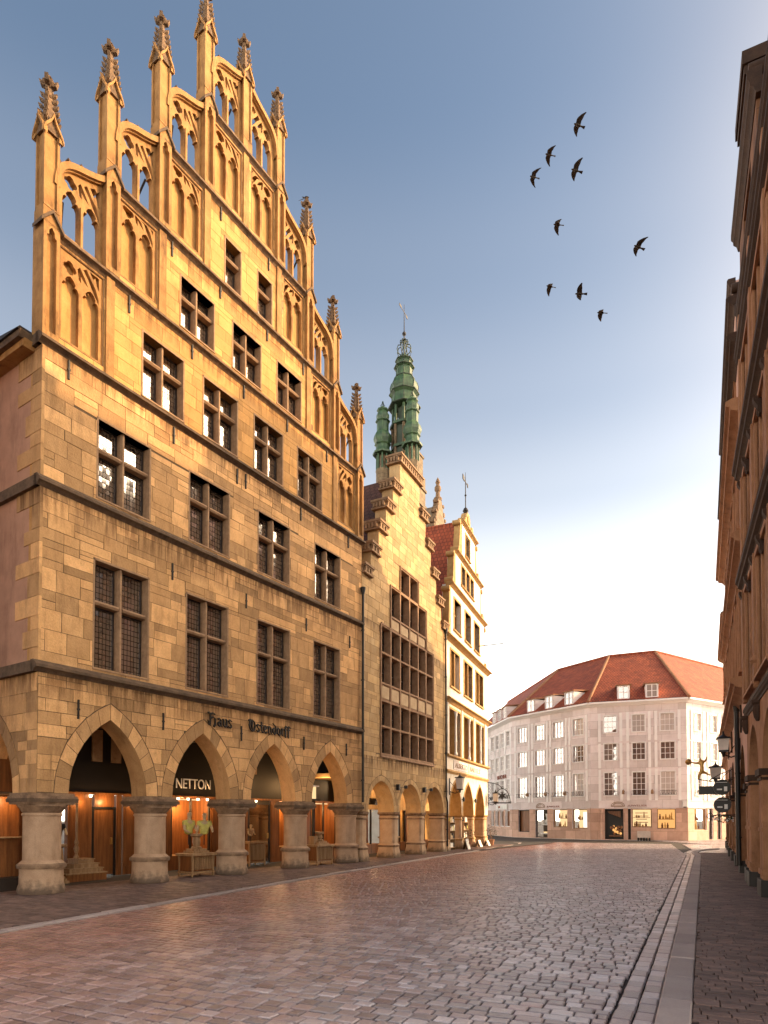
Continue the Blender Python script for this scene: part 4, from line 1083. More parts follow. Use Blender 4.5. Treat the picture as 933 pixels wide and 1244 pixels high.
mb.prism([(CC+.25*math.cos(2*math.pi*i/n), 18.75+.25*math.sin(2*math.pi*i/n)) for i in range(n)], -.04, .38, M['ochre'])
mb.build('gable_crest', C)
mb = MB(); mb.lathe([(.05, 19.1), (.1, 19.2), (.17, 19.35), (.1, 19.5), (.03, 19.55), (.025, 20.9), (.01, 21.6)], 10, (CC, .17, 0), M['iron'])
mb.lathe([(.03, 0), (.07, .06), (.03, .12)], 8, (CC, .17, 20.2), M['iron']); mb.box(CC-.6, CC+.55, .155, .185, 21.02, 21.07, M['iron']); mb.box(CC-.62, CC-.25, .15, .19, 20.95, 21.22, M['iron']); mb.box(CC+.4, CC+.55, .15, .19, 20.95, 21.15, M['iron'])
mb.build('weather_vane', C)
mb = MB(); mb.hexa([(.3, .4, 10.9), (CW-.3, .4, 10.9), (CW-.3, 11, 10.9), (.3, 11, 10.9), (CC-.04, .4, 18.7), (CC+.04, .4, 18.7), (CC+.04, 11, 18.7), (CC-.04, 11, 18.7)], M['redtile']); mb.tube([(CC, .42, 18.72), (CC, 11, 18.72)], .1, 8, M['redtile']); mb.build('roof', C)
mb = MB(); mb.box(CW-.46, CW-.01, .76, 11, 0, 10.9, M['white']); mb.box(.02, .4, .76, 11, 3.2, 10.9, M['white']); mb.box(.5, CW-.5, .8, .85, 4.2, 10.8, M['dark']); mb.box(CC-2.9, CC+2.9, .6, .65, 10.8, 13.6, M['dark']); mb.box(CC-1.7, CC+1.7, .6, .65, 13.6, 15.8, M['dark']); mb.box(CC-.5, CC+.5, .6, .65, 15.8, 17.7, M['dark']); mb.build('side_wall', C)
mb = MB(); pier(mb, 0, .40, .68, cs, M['bcol'], M['ochre']); cp = mb.build('pier', C, (.29, 0, 0))
for x in (2.96, 5.66): inst(cp, C, (x, 0, 0))
mb = MB(); pier(mb, 0, .78, .78, cs, M['bcol'], M['ochre']); mb.build('pier', C, (8.66, 0, 0))
mb = MB(); mb.box(.1, CW-.1, .75, 8, 3.66, 3.8, M['ochre']); mb.box(.1, CW-.5, 2.4, 2.5, .05, 3.66, M['ochre']); mb.build('arcade_ceiling', C)
for x in (1.6, 4.3, 7.0): lamp('arcade_lamp', C, (x, 1.4, 3.2), 12, (1, .62, .3))
mb = MB(); mb.lathe([(.06, -.1), (.07, .0), (.07, .1), (.04, .14)], 8, (0, -.1, 0), M['black']); mb.box(-.03, .03, -.1, .0, -.02, .03, M['black'])
w0 = mb.build('spot_lamp', C, (2.96, 0, 2.7)); inst(w0, C, (5.66, 0, 2.7))
mb = MB(); mb.tube([(6.6, -.05, 12.0), (6.9, -1.5, 12.1)], .025, 6, M['iron']); mb.build('flag_bracket', C)

# ================================================================== TOWER D
D = thing('copper_tower', 'slender town tower with green copper onion tiers and corner turrets rising behind the stone houses', 'tower', (2.0, 62, 0), 63)
sc = .08
def oct(prs, c, mt, n=8, a0=math.pi/8): 
    mb = MB(); mb.lathe([(r, z) for r, z in prs], n, c, mt, a0=a0); return mb
def Zp(y): return 1.7+(994-y)*.08
S = 3.15
mb = MB(); mb.box(-S*.5, S*.5, -S*.5, S*.5, 0, Zp(572), M['tower']); mb.box(-S*.5-.12, S*.5+.12, -S*.5-.12, S*.5+.12, Zp(590), Zp(587), M['tower']); mb.box(-S*.5-.15, S*.5+.15, -S*.5-.15, S*.5+.15, Zp(612), Zp(608), M['tower'])
mb.box(.2, S*.5+.1, -S*.5+.3, S*.5+.05, Zp(572), Zp(545), M['tower']); mb.box(.15, S*.5+.2, -S*.5+.2, S*.5+.15, Zp(545), Zp(542.5), M['tower']); mb.build('shaft', D)
mb = MB(); mb.lathe([(1.1, Zp(572)), (1.05, Zp(512))], 8, (0, 0, 0), M['copperdark'], a0=math.pi/8); mb.lathe([(1.35, Zp(542)), (1.35, Zp(539)), (1.1, Zp(538))], 8, (0, 0, 0), M['copper'], a0=math.pi/8)
for i in range(8): mb.lathe([(.15, Zp(572)), (.14, Zp(512))], 8, (1.18*math.cos(math.pi/8+i*math.pi/4), 1.18*math.sin(math.pi/8+i*math.pi/4), 0), M['tower'])
if True: mb.lathe([(1.2, Zp(514.5)), (1.2, Zp(514))], 8, (0, 0, 0), M['copper'], a0=math.pi/8); mb.lathe([(1.45, Zp(514)), (1.45, Zp(511)), (1.2, Zp(509))], 8, (0, 0, 0), M['copper'], a0=math.pi/8); mb.build('octagon', D)
mb = MB()
for i in range(8):
    a = math.pi/8+i*math.pi/4; mb.lathe([(.13, Zp(510)), (.12, Zp(489))], 8, (1.12*math.cos(a), 1.12*math.sin(a), 0), M['copper'])
mb.lathe([(.62, Zp(510)), (.62, Zp(488))], 8, (0, 0, 0), M['copperdark'])
mb.build('lantern', D)
sp = [(1.42, 489), (1.45, 487.5), (1.22, 487), (1.12, 480), (1.12, 474), (1.34, 471.5), (1.34, 470.3), (1.14, 470), (1.25, 466), (1.27, 462), (1.16, 457), (.90, 452.5), (.90, 451), (.72, 450.5), (.72, 439.5), (.90, 438), (.90, 436.8), (.64, 436.3), (.66, 431), (.78, 429.5), (.78, 428.3), (.56, 427.8), (.48, 424), (.40, 423)]; sp = [(r*1.1, y) for r, y in sp]
mb = MB(); mb.lathe([(r, Zp(y)) for r, y in sp], 8, (0, 0, 0), M['copper'], a0=math.pi/8); mb.build('spire', D, sharp=8)
mb = MB()
for r, y in ((1.6, 488.2), (1.48, 470.9), (1.0, 451.6), (1.0, 437.4), (.87, 428.9)): mb.lathe([(r, Zp(y)-.06), (r+.05, Zp(y)-.02), (r+.05, Zp(y)+.03), (r, Zp(y)+.07)], 8, (0, 0, 0), M['copperdark'], a0=math.pi/8)
for i in range(8):
    a = math.pi/8+i*math.pi/4; mb.tube([(r*1.01*math.cos(a), r*1.01*math.sin(a), Zp(y)) for r, y in sp], .028, 5, M['copperdark'])
mb.build('copper_ribs', D)
mb = MB()
for i in range(8):
    a = i*math.pi/4; c, s_ = math.cos(a), math.sin(a)
    P = [(.25, 423), (.62, 420), (.75, 415), (.62, 410), (.3, 409), (.42, 406), (.40, 403.5), (.1, 402)]
    mb.tube([(r*c, r*s_, Zp(y)) for r, y in P], .05, 5, M['copperdark'])
mb.lathe([(.08, Zp(423)), (.08, Zp(402))], 6, (0, 0, 0), M['copperdark']); mb.build('crown', D)
mb = MB(); mb.lathe([(.07, Zp(402)), (.06, Zp(397)), (.2, Zp(395)), (.2, Zp(393.5)), (.05, Zp(391)), (.035, Zp(370)), (.02, Zp(357))], 8, (0, 0, 0), M['iron'])
mb.box(-1.05, .7, -.015, .015, Zp(367.2), Zp(366.4), M['iron']); mb.box(-1.1, -.6, -.02, .02, Zp(367.6), Zp(364.6), M['iron']); mb.box(.4, .75, -.02, .02, Zp(369.4), Zp(365.8), M['iron']); mb.build('weather_vane', D)
tz = [(.84, 552), (.86, 550), (.66, 549.6), (.58, 545), (.58, 541), (.70, 539.5), (.70, 538.8), (.62, 538.4), (.76, 534), (.78, 531), (.70, 527), (.50, 523.5), (.50, 512), (.62, 510.8), (.62, 509.8), (.44, 509.4), (.54, 505.5), (.53, 502), (.38, 498.5), (.50, 497), (.50, 495.8), (.34, 495), (.18, 492)]; tz = [(r*1.17, y) for r, y in tz]
t0 = None
for sx, sy in ((-1, -1), (-1, 1)):
    loc = (sx*S*.5, sy*S*.5, 0)
    if t0 is None:
        mb = MB(); mb.lathe([(r, Zp(y)) for r, y in tz], 8, (0, 0, 0), M['copper'], a0=math.pi/8); t0 = mb.build('turret', D, loc, sharp=8)
        mb = MB(); mb.lathe([(.66, Zp(640)), (.66, Zp(574)), (.7, Zp(573)), (.7, Zp(571)), (.3, Zp(571)), (.3, Zp(552))], 8, (0, 0, 0), M['tower'], a0=math.pi/8)
        for i in range(8):
            a = math.pi/8+i*math.pi/4; mb.lathe([(.1, Zp(572)), (.09, Zp(551))], 6, (.58*math.cos(a), .58*math.sin(a), 0), M['copper'])
        mb.build('turret_base', t0)
        mb = MB()
        for i in range(6):
            a = i*math.pi/3; c, s_ = math.cos(a), math.sin(a); mb.tube([(r*c, r*s_, Zp(y)) for r, y in ((.1, 492), (.22, 490.5), (.1, 488.8), (.03, 485))], .03, 5, M['copperdark'])
        mb.build('finial', t0)
    else: inst_tree(t0, D, loc)

# gable behind
Gb = thing('gabled_house', 'grey-brown gabled house with a stone finial peeping out behind the red roof', 'house', (3.45, 47.7, .9), 65)
mb = MB(); mb.prism([(0, 0), (5, 0), (5, 20.5), (2.75, 26.0), (2.25, 26.0), (0, 20.5)], 0, .5, M['greystone']); mb.build('wall', Gb)
mb = MB(); mb.hexa([(-.1, .45, 20.2), (5.1, .45, 20.2), (5.1, 8, 20.2), (-.1, 8, 20.2), (2.45, .45, 25.6), (2.55, .45, 25.6), (2.55, 8, 25.6), (2.45, 8, 25.6)], M['greystone']); mb.build('roof', Gb)
for sg in (1, -1):
    mb = MB()
    for i in range(5):
        z = 21+i*.98; x = 2.5+sg*(2.3-i*.42); scroll(mb, x-sg*.2, z, .42, .9, sg, M['spire'])
    mb.build('volute', Gb)
mb = MB(); mb.lathe([(.3, 26), (.34, 26.2), (.18, 26.35), (.16, 26.7), (.26, 26.85), (.26, 27.1), (.12, 27.3), (.2, 27.5), (.1, 27.75), (.02, 27.9)], 10, (2.5, .25, 0), M['spire']); mb.build('finial', Gb)
# ================================================================== BLOCK E across the square
E0 = thing('shop_block', 'pale rose corner block across the square with red hipped roof and lit shop windows', 'building', (16.2, 50, 0), 0)
EP = [Vector(p) for p in ((10.0, 69.5), (11.5, 57.1), (16.2, 50), (22.7, 47.7), (31.5, 53.0))]
EO = Vector((16.2, 50))
ZE = 10.6
def efr(k):
    a, b = EP[k], EP[k+1]; d = (b-a).normalized(); n = Vector((d.y, -d.x)); L = (b-a).length
    return (lambda p: (a.x+d.x*p[0]-n.x*p[1]-EO.x, a.y+d.y*p[0]-n.y*p[1]-EO.y, p[2])), L, math.degrees(math.atan2(d.y, d.x)), (lambda x, y, z: (a.x+d.x*x-n.x*y-EO.x, a.y+d.y*x-n.y*y-EO.y, z))
EW = {0: [(3.4+i*2.15, 1.0) for i in range(4)], 1: [(.72, 1.05), (2.76, 1.05), (4.8, 1.05), (6.84, 1.05)], 2: [(1.02, .95), (3.08, .93), (5.08, 1.0)], 3: [(.9, .88), (2.95, .88), (5.0, .88), (7.05, .88)]}
if True: L0 = (EP[1]-EP[0]).length; EW[0] = [(L0-7.38+x, .95) for x in (.9, 2.45, 4.05, 5.75)]
EZ = [(3.46, 5.25), (6.2, 7.5), (8.36, 9.66)]
ESH = {0: [(L0-7.38+x, x2-x, .92) for x, x2 in ((.76, 1.76), (2.16, 3.35), (3.66, 4.87), (5.24, 6.67))], 1: [(.74, 1.32, .5), (2.72, 1.38, .06), (4.71, 1.5, .95), (6.71, 1.48, .85)], 2: [(1.04, 1.36, .06), (2.73, .2, .06), (3.02, 1.4, 1.0), (4.8, 1.3, .88)], 3: [(.8, 1.55, .8), (2.59, .6, .06), (3.7, .6, .06), (5.0, 2.0, .7)]}
ewp = {}
for k in range(4):
    xf, L, ang, pt = efr(k)
    mb = MB(xf); hs = [rectloop(x, x+w, a, b) for x, w in EW[k] for a, b in EZ]+[rectloop(x, x+w, z, 2.42) for x, w, z in ESH[k]]
    mb.plate([(0, 0), (L, 0), (L, ZE), (0, ZE)], hs, 0, .32, M['ewall']); wl_ = mb.build('wall', E0)
    mb = MB(xf); cuts = [(0, L, .03, 2.46)]
    for x, w, z in ESH[k]: cuts = [q for c in cuts for q in cutrect(c, (x-.001, x+w+.001, z, 2.47 if z > .1 else 2.47))]
    for (a, b, c, d) in cuts:
        if b-a > .02 and d-c > .02: mb.box(a, b, -.03, -.002, c, d, M['ebase'])
    mb.box(0, L, -.06, -.004, 2.46, 2.54, M['ewall']); mb.box(0, L, -.04, -.004, 2.98, 3.05, M['ewall']); mb.build('shop_base', E0)
    for z in (5.52, 7.58):
        mb = MB(xf); mb.box(0, L, -.02, -.003, z-.04, z+.05, M['ewall']); mb.build('string_course', E0)
    for (x, w) in EW[k]:
        for (a, b) in ((3.06, 5.46), (5.59, 7.52), (7.65, 9.88)):
            for xx in (x-.42, x+w+.2):
                mb = MB(xf); mb.box(xx, xx+.2, -.055, -.002, a, b, M['ewhite']); mb.build('pilaster', E0)
    for (x, w) in EW[k]:
        for zi, (a, b) in enumerate(EZ):
            key = (round(w, 2), zi)
            if key not in ewp:
                h = b-a; fr = MB(); f = .07
                fr.box(-.06, 0, -.05, .12, -.06, h+.06, M['ewhite']); fr.box(w, w+.06, -.05, .12, -.06, h+.06, M['ewhite']); fr.box(0, w, -.05, .12, h, h+.06, M['ewhite']); fr.box(0, w, -.08, .12, -.06, 0, M['ewhite'])
                o = fr.build('window', E0)
                g = MB(); g.add([(0, .1, 0), (w, .1, 0), (w, .1, h), (0, .1, h)], [(0, 1, 2, 3)], M['eglass']); g.build('glass_pane', o)
                g = MB(); t = .035
                for xx in (0, w/3-t/2, w*2/3-t/2, w-t): g.box(xx, xx+t, .055, .095, 0, h, M['ewhite'])
                for j in range(4 if zi else 5): zz = (h-t)*j/(3 if zi else 4); g.box(0, w, .06, .09, zz, zz+t, M['ewhite'])
                g.build('glazing_bars', o)
                if zi == 0:
                    g = MB(); n = 6
                    g.box(-.08, w+.08, -.2, -.18, .32, .345, M['iron']); g.box(-.08, w+.08, -.2, -.18, .02, .04, M['iron'])
                    for j in range(n): g.tube([(-.08+(w+.16)*j/n, -.19, .04), (-.08+(w+.16)*(j+.5)/n, -.19, .33), (-.08+(w+.16)*(j+1)/n, -.19, .04)], .012, 4, M['iron'])
                    g.build('window_railing', o)
                ewp[key] = o; o.location = pt(x, 0, a); o.rotation_euler = (0, 0, R(ang))
            else:
                c = inst_tree(ewp[key], E0, pt(x, 0, a)); c.rotation_euler = (0, 0, R(ang))
            mb = MB(xf); mb.box(x+.02, x+w-.02, -.015, -.002, a-.52, a-.14, M['ewall'])
            if a > 4: mb.build('parapet_panel', E0)
    mb = MB(xf); mb.prof([(-.42, ZE), (-.42, ZE+.13), (.3, ZE+.16), (.3, ZE-.2), (-.06, ZE-.2), (-.3, ZE-.03)][::-1], -.08, L+.08, M['ewhite']); mb.build('eaves_cornice', E0)
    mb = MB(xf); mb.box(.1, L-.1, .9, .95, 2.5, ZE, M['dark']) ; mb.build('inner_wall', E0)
# shops
def eshop(k, i, fill, frame, depth=.25):
    xf, L, ang, pt = efr(k); x, w, z = ESH[k][i]; mb = MB(xf); t = .06
    for a, b in ((x, x+t), (x+w-t, x+w)): mb.box(a, b, .1, .2, z, 2.42, frame)
    mb.box(x+t, x+w-t, .1, .2, 2.36, 2.42, frame); mb.box(x+t, x+w-t, .1, .2, z, z+t, frame)
    mb.add([(x, depth, z), (x+w, depth, z), (x+w, depth, 2.42), (x, depth, 2.42)], [(0, 1, 2, 3)], fill)
    return mb.build('shop_window', E0), xf, x, w, z
for i in range(4): eshop(0, i, M['wood'], M['ewhite'])
eshop(1, 0, M['wood'], M['dark'])
o, xf, x, w, z = eshop(1, 1, M['black'], M['dark'], 1.0)
mb = MB(xf); mb.box(x+.1, x+w-.2, .4, .9, 1.1, 1.18, M['signwhite']); mb.box(x+.1, x+w-.2, .3, .9, .35, .43, M['signwhite'])
mb.lathe([(.2, 0), (.22, .2), (.12, .4)], 12, (x+.35, .6, 1.18), M['signwhite']); mb.lathe([(.15, 0), (.28, .25), (.15, .5), (.2, .7), (.22, .9)], 12, (x+.9, .6, 1.18), M['signwhite']); mb.lathe([(.12, 0), (.2, .12)], 12, (x+.6, .6, .43), M['litwarm']); mb.build('shelf_display', E0)
def clutter(xf, x, w, z, seed, m, m2):
    rnd = random.Random(seed); mb = MB(xf)
    mb.box(x+.08, x+w-.08, .34, .7, z+.02, z+.08, m)
    mb.box(x+.1, x+w-.1, .5, .56, z+.72, z+.76, m)
    for zz in (z+.08, z+.76):
        u = x+.15
        while u < x+w-.25:
            ww = rnd.uniform(.06, .16); hh = rnd.uniform(.12, .5)
            if rnd.random() < .8: mb.lathe([(ww*.5, 0), (ww*.6, hh*.5), (ww*.25, hh*.8), (ww*.4, hh)], 8, (u+ww*.5, .5, zz), rnd.choice((m, m2)))
            u += ww+rnd.uniform(.02, .1)
    return mb.build('shelf_display', E0)
for (k, i, f) in ((1, 2, 'litwarm'), (1, 3, 'litwarm'), (2, 2, 'litwarm'), (2, 3, 'litwood'), (3, 0, 'litwood'), (3, 3, 'litwarm')):
    o, xf, x, w, z = eshop(k, i, M[f], M['paleWood'], .8); clutter(xf, x, w, z, k*7+i, M['wood'], M['gold'])
xf1, L1, an1, pt1 = efr(1); x, w, z = ESH[1][3]
mb = MB(xf1); mb.box(x+.75, x+w-.1, .4, .44, z+.1, 2.2, M['litwhite']); mb.build('light_box', E0)
xf2, L2, an2, pt2 = efr(2)
o, xf, x, w, z = eshop(2, 0, M['black'], M['dark'], 1.6)
mb = MB(xf)                          # goods glimpsed through the open doorway
rnd = random.Random(3)
for j in range(22):
    u, v = rnd.uniform(x+.45, x+w-.1), rnd.uniform(.35, .95); mb.lathe([(.06, 0), (.1, .1), (.05, .2)], 6, (u, rnd.uniform(.8, 1.4), v), M['terracotta'] if j % 3 else M['litwood'])
mb.box(x+.3, x+w-.1, .8, 1.5, .25, .35, M['wood']); mb.hexa([(x+.3, .7, 2.1), (x+w-.2, .7, 1.75), (x+w-.2, .9, 1.75), (x+.3, .9, 2.1), (x+.2, .7, 2.25), (x+w-.2, .7, 2.25), (x+w-.2, .9, 2.25), (x+.2, .9, 2.25)], M['wood']); mb.build('shop_interior', E0)
eshop(2, 1, M['dark'], M['dark'])
eshop(3, 1, M['black'], M['dark'], .5); eshop(3, 2, M['black'], M['dark'], .5)
x, w, z = ESH[2][2]
mb = MB(xf2)
for j, ww in enumerate((.9, 1.0, .8, .95)): mb.box(x+.7-ww/2, x+.7+ww/2, .72, .75, 2.08-j*.24, 2.13-j*.24, M['wood'])
mb.build('window_lettering', E0)
# fascia signs: an oval crest and a line of small letters
for k, cx in ((1, 3.35), (2, 2.0)):
    xf, L, ang, pt = efr(k); mb = MB(xf)
    P = [(cx+.48*math.cos(a), -.05, 2.66+.3*math.sin(a)) for a in [math.pi*i/12 for i in range(13)]]; mb.tube(P, .022, 5, M['mull'])
    P = [(cx+.36*math.cos(a), -.05, 2.66+.2*math.sin(a)) for a in [math.pi*i/12 for i in range(13)]]; mb.tube(P, .018, 5, M['mull']); mb.box(cx-.5, cx+.5, -.06, -.04, 2.6, 2.66, M['mull'])
    s = mb.build('sign_crest', E0)
    for j, dx in enumerate((.75, 1.05, 1.35, 1.65, 1.9)):
        pass
    t = text('JUWELIER', 'sign_lettering', E0, .2, pt(cx+1.4, -.05, 2.6), M['rust'], width=1.4, ext=.01); t.rotation_euler = (0, 0, R(ang))
xf, L, ang, pt = efr(0)
t = text('BUCHER', 'sign_lettering', E0, .5, pt(L-2.9, -.08, 5.4), M['rust'], width=2.8, ext=.02); t.rotation_euler = (0, 0, R(ang))
mb = MB(xf); mb.box(L-4.6, L-1.2, -.12, -.05, 2.55, 2.95, M['signwhite']); mb.box(L-3.9, L-3.3, -.14, -.12, 2.65, 2.85, M['rust']); mb.build('sign_board', E0)
# floodlights between the windows
for k, xs in ((1, (2.28, 4.32, 6.36)), (2, (2.5, 4.55))):
    xf, L, ang, pt = efr(k)
    for x in xs:
        mb = MB(xf); mb.tube([(x, -.06, 3.75), (x-.12, -.35, 3.9)], .02, 5, M['iron']); mb.hexa([(x-.2, -.5, 3.6), (x-.02, -.5, 3.6), (x-.02, -.28, 3.55), (x-.2, -.28, 3.55), (x-.18, -.45, 3.85), (x-.04, -.45, 3.85), (x-.04, -.26, 3.8), (x-.18, -.26, 3.8)], M['mull']); mb.build('flood_lamp', E0)
mb = MB(xf2); mb.box(6.55, 6.85, -.3, -.04, 2.55, 3.0, M['signwhite']); mb.box(6.6, 6.8, -.32, -.06, 2.5, 2.56, M['black']); mb.build('wall_lamp', E0)
mb = MB(xf2); mb.lathe([(.1, .06), (.1, .9), (.08, 1.0), (.08, 2.2), (.13, 2.3), (.13, 2.42)], 12, (.78, -.12, 0), M['ebase']); mb.build('door_column', E0)
# roof
RZ = 16.3; RG = [Vector(p) for p in ((15.6, 80), (17.2, 62.5), (20.3, 57.2), (23.8, 55.6), (34.0, 62.6))]
mb = MB(); roofpts = []
for k in range(4):
    a, b = EP[k], EP[k+1]; r0, r1 = RG[k], RG[k+1]
    def out(P, i):
        d0 = (EP[i]-EP[i-1]).normalized() if i > 0 else (EP[1]-EP[0]).normalized(); d1 = (EP[i+1]-EP[i]).normalized() if i < 4 else d0
        n = Vector((d0.y, -d0.x))+Vector((d1.y, -d1.x)); n.normalize(); return P+n*.38
    A_, B_ = out(a, k), out(b, k+1)
    mb.add([(A_.x-EO.x, A_.y-EO.y, ZE+.17), (B_.x-EO.x, B_.y-EO.y, ZE+.17), (r1.x-EO.x, r1.y-EO.y, RZ), (r0.x-EO.x, r0.y-EO.y, RZ)], [(0, 1, 2, 3)], M['redtile'])
    roofpts.append((A_, B_, r0, r1))
for k in range(1, 4): mb.tube([(roofpts[k][0].x-EO.x, roofpts[k][0].y-EO.y, ZE+.2), (RG[k].x-EO.x, RG[k].y-EO.y, RZ+.02)], .13, 6, M['terracotta'])
for k in range(4): mb.tube([(RG[k].x-EO.x, RG[k].y-EO.y, RZ), (RG[k+1].x-EO.x, RG[k+1].y-EO.y, RZ)], .14, 6, M['redtile'])
mb.add([(p.x-EO.x, p.y-EO.y, ZE+.3) for p in (EP[0], EP[1], EP[2], EP[3], EP[4])]+[(34-EO.x, 75-EO.y, ZE+.3), (16-EO.x, 85-EO.y, ZE+.3)], [tuple(range(7))], M['dark'])
bk = [(q.x-EO.x, q.y-EO.y) for q in RG]
mb.add([(*p, RZ) for p in bk]+[(p[0]+2.2, p[1]+6, ZE) for p in bk], [(i, i+1, i+6, i+5) for i in range(4)], M['redtile'])
mb.build('roof', E0)
# dormers
dm = None
for k, xs in ((0, [L0-7.38+x for x in (1.9, 3.6, 5.3)]), (1, (1.95, 4.0, 6.1)), (2, (2.02, 4.05))):
    xf, L, ang, pt = efr(k)
    for x in xs:
        if dm is None:
            mb = MB(); w = .92
            mb.hexa([(0, 0, 0), (w, 0, 0), (w, 1.6, 0), (0, 1.6, 0), (0, 0, 1.1), (w, 0, 1.1), (w, 1.9, 1.1), (0, 1.9, 1.1)], M['ewall'])
            mb.hexa([(-.12, -.14, 1.08), (w+.12, -.14, 1.08), (w+.12, 2.2, 1.32), (-.12, 2.2, 1.32), (-.12, -.14, 1.17), (w+.12, -.14, 1.17), (w+.12, 2.2, 1.42), (-.12, 2.2, 1.42)], M['copper'] if False else M['terracotta'])
            dm = mb.build('dormer', E0)
            g = MB(); g.add([(.1, -.005, .1), (w-.1, -.005, .1), (w-.1, -.005, 1.02), (.1, -.005, 1.02)], [(0, 1, 2, 3)], M['eglass']); g.build('glass_pane', dm)
            g = MB()
            for a, b in ((.05, .12), (w-.12, w-.05), (w/2-.03, w/2+.03)): g.box(a, b, -.05, -.01, .05, 1.07, M['ewhite'])
            for a, b in ((.05, .12), (.54, .58), (1.0, 1.07)): g.box(.12, w-.12, -.045, -.012, a, b, M['ewhite'])
            g.build('window_frame', dm); o = dm
        else: o = inst_tree(dm, E0, (0, 0, 0))
        o.location = pt(x, -.12, 10.86); o.rotation_euler = (0, 0, R(ang))

# ================================================================== RIGHT SIDE of the street
def rhouse(nm, label, s0, org, a, L):
    d = (math.sin(R(a)), math.cos(R(a))); return thing(nm, label, 'house', (org[0]+d[0]*s0, org[1]+d[1]*s0, 0), 270-a)
def cornice(root, z, x0, x1, proj, h, m, name='cornice'):
    mb = MB(); mb.prof([(.1, z-h), (.1, z+.05), (-proj*.6, z+.06), (-proj, z+.0), (-proj, z-h*.28), (-proj*.75, z-h*.4), (-proj*.7, z-h*.58), (-proj*.3, z-h*.72), (-.02, z-h)], x0, x1, m); return mb.build(name, root)
def facade(root, L, floors, bays, w, m, mt, arc=None, z0=0, deep=.28, n=2, margin=.6, jamb=None):
    """floors: list of (z0, z1); bays windows each of width w"""
    pit = (L-2*margin)/bays; xs = [margin+pit*(i+.5)-w/2 for i in range(bays)]
    hs = [rectloop(x, x+w, a, b) for x in xs for a, b in floors]
    fst = {}
    for a, b in floors:
        h = b-a
        for x in xs:
            if h not in fst:
                mb = MB(); f = .13
                mb.box(-f, 0, -.05, deep+.02, -.02, h+.1, mt); mb.box(w, w+f, -.05, deep+.02, -.02, h+.1, mt); mb.box(-f, w+f, -.07, deep+.02, h, h+.13, mt); mb.prof([(-.12, -.12), (deep, -.12), (deep, 0), (-.1, -.03)][::-1], -f-.03, w+f+.03, mt)
                for i in range(1, n): mb.box(w*i/n-.06, w*i/n+.06, -.02, deep, 0, h, mt)
                mb.box(0, w, .03, deep-.02, h*.62, h*.62+.1, mt)
                fst[h] = mb.build('window', root, (x, 0, a))
                g = MB(); g.add([(0, deep-.03, 0), (w, deep-.03, 0), (w, deep-.03, h), (0, deep-.03, h)], [(0, 1, 2, 3)], M['glassB']); g.build('glass_pane', fst[h])
            else: inst_tree(fst[h], root, (x, 0, a))
    return hs, xs
def arcade(root, L, pit, x0, half, zs, rise, m, depth=.6):
    cs_ = []; x = x0+pit/2
    while x+half < L: cs_.append(x); x += pit
    outer = [(0, zs)]
    for c in cs_: outer += archpts(c, zs, half, rise)[0]
    return outer, cs_
# --- nearest brown house
G1 = rhouse('sandstone_house', 'dark brown sandstone house with heavy cornices beside the right pavement, nearest the camera', 0, (9.21, 16.14), 24.5, 12)
L1_ = 12.4
outer, cs1 = arcade(G1, L1_, 2.68, -.0, .98, 2.75, 1.15, M['brown'])
mb = MB(); mb.plate(outer+[(L1_, 2.75), (L1_, 4.6), (0, 4.6)], [], 0, .6, M['brownLt'])
fl1 = [(4.78, 7.3), (8.35, 10.2), (11.3, 13.1)]
hs, xs = facade(G1, L1_, fl1, 5, 1.75, M['brown'], M['brownLt'], n=3, margin=.25)
mb.plate([(0, 4.6), (L1_, 4.6), (L1_, 14.8), (3.7, 14.8), (3.7, 17.0), (0, 17.0)], hs+[rectloop(1.0, 2.6, 15.0, 16.3)], 0, .45, M['brown']); mb.build('wall', G1)
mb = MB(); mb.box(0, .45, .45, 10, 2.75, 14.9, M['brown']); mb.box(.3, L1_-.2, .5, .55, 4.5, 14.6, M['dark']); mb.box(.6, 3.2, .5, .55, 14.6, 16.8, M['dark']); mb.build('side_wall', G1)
for z, pr, h in ((4.45, .08, .22), (7.85, .2, .38), (10.75, .24, .45), (13.7, .16, .35), (14.85, .12, .3)): cornice(G1, z, -pr*.8, L1_, pr, h, M['brownTrim'])
if z == 14.85: cornice(G1, 17.02, -.2, 3.85, .18, .5, M['brownTrim'])
pf = None
for i in range(6):
    x = .16+i*(L1_-.32)/5
    for a, b in ((4.6, 7.45), (7.92, 10.3), (10.8, 13.35), (13.75, 14.5)):
        mb = MB(); mb.box(x-.15, x+.15, -.09, -.002, a, b, M['brownLt']); mb.build('pilaster', G1)
cons = None
for z in (7.42, 10.25):
    for i in range(11):
        x = .15+i*1.2
        if cons is None:
            mb = MB(); mb.prof([(0, 0), (0, -.42), (-.07, -.42), (-.12, -.3), (-.1, -.2), (-.24, -.08), (-.26, 0)][::-1] if False else [(-.15, 0), (-.14, -.08), (-.07, -.2), (-.08, -.3), (-.04, -.36), (0, -.36), (0, 0)], -.08, .08, M['brownTrim']); cons = mb.build('console', G1, (x, -.003, z))
        else: inst(cons, G1, (x, -.003, z))
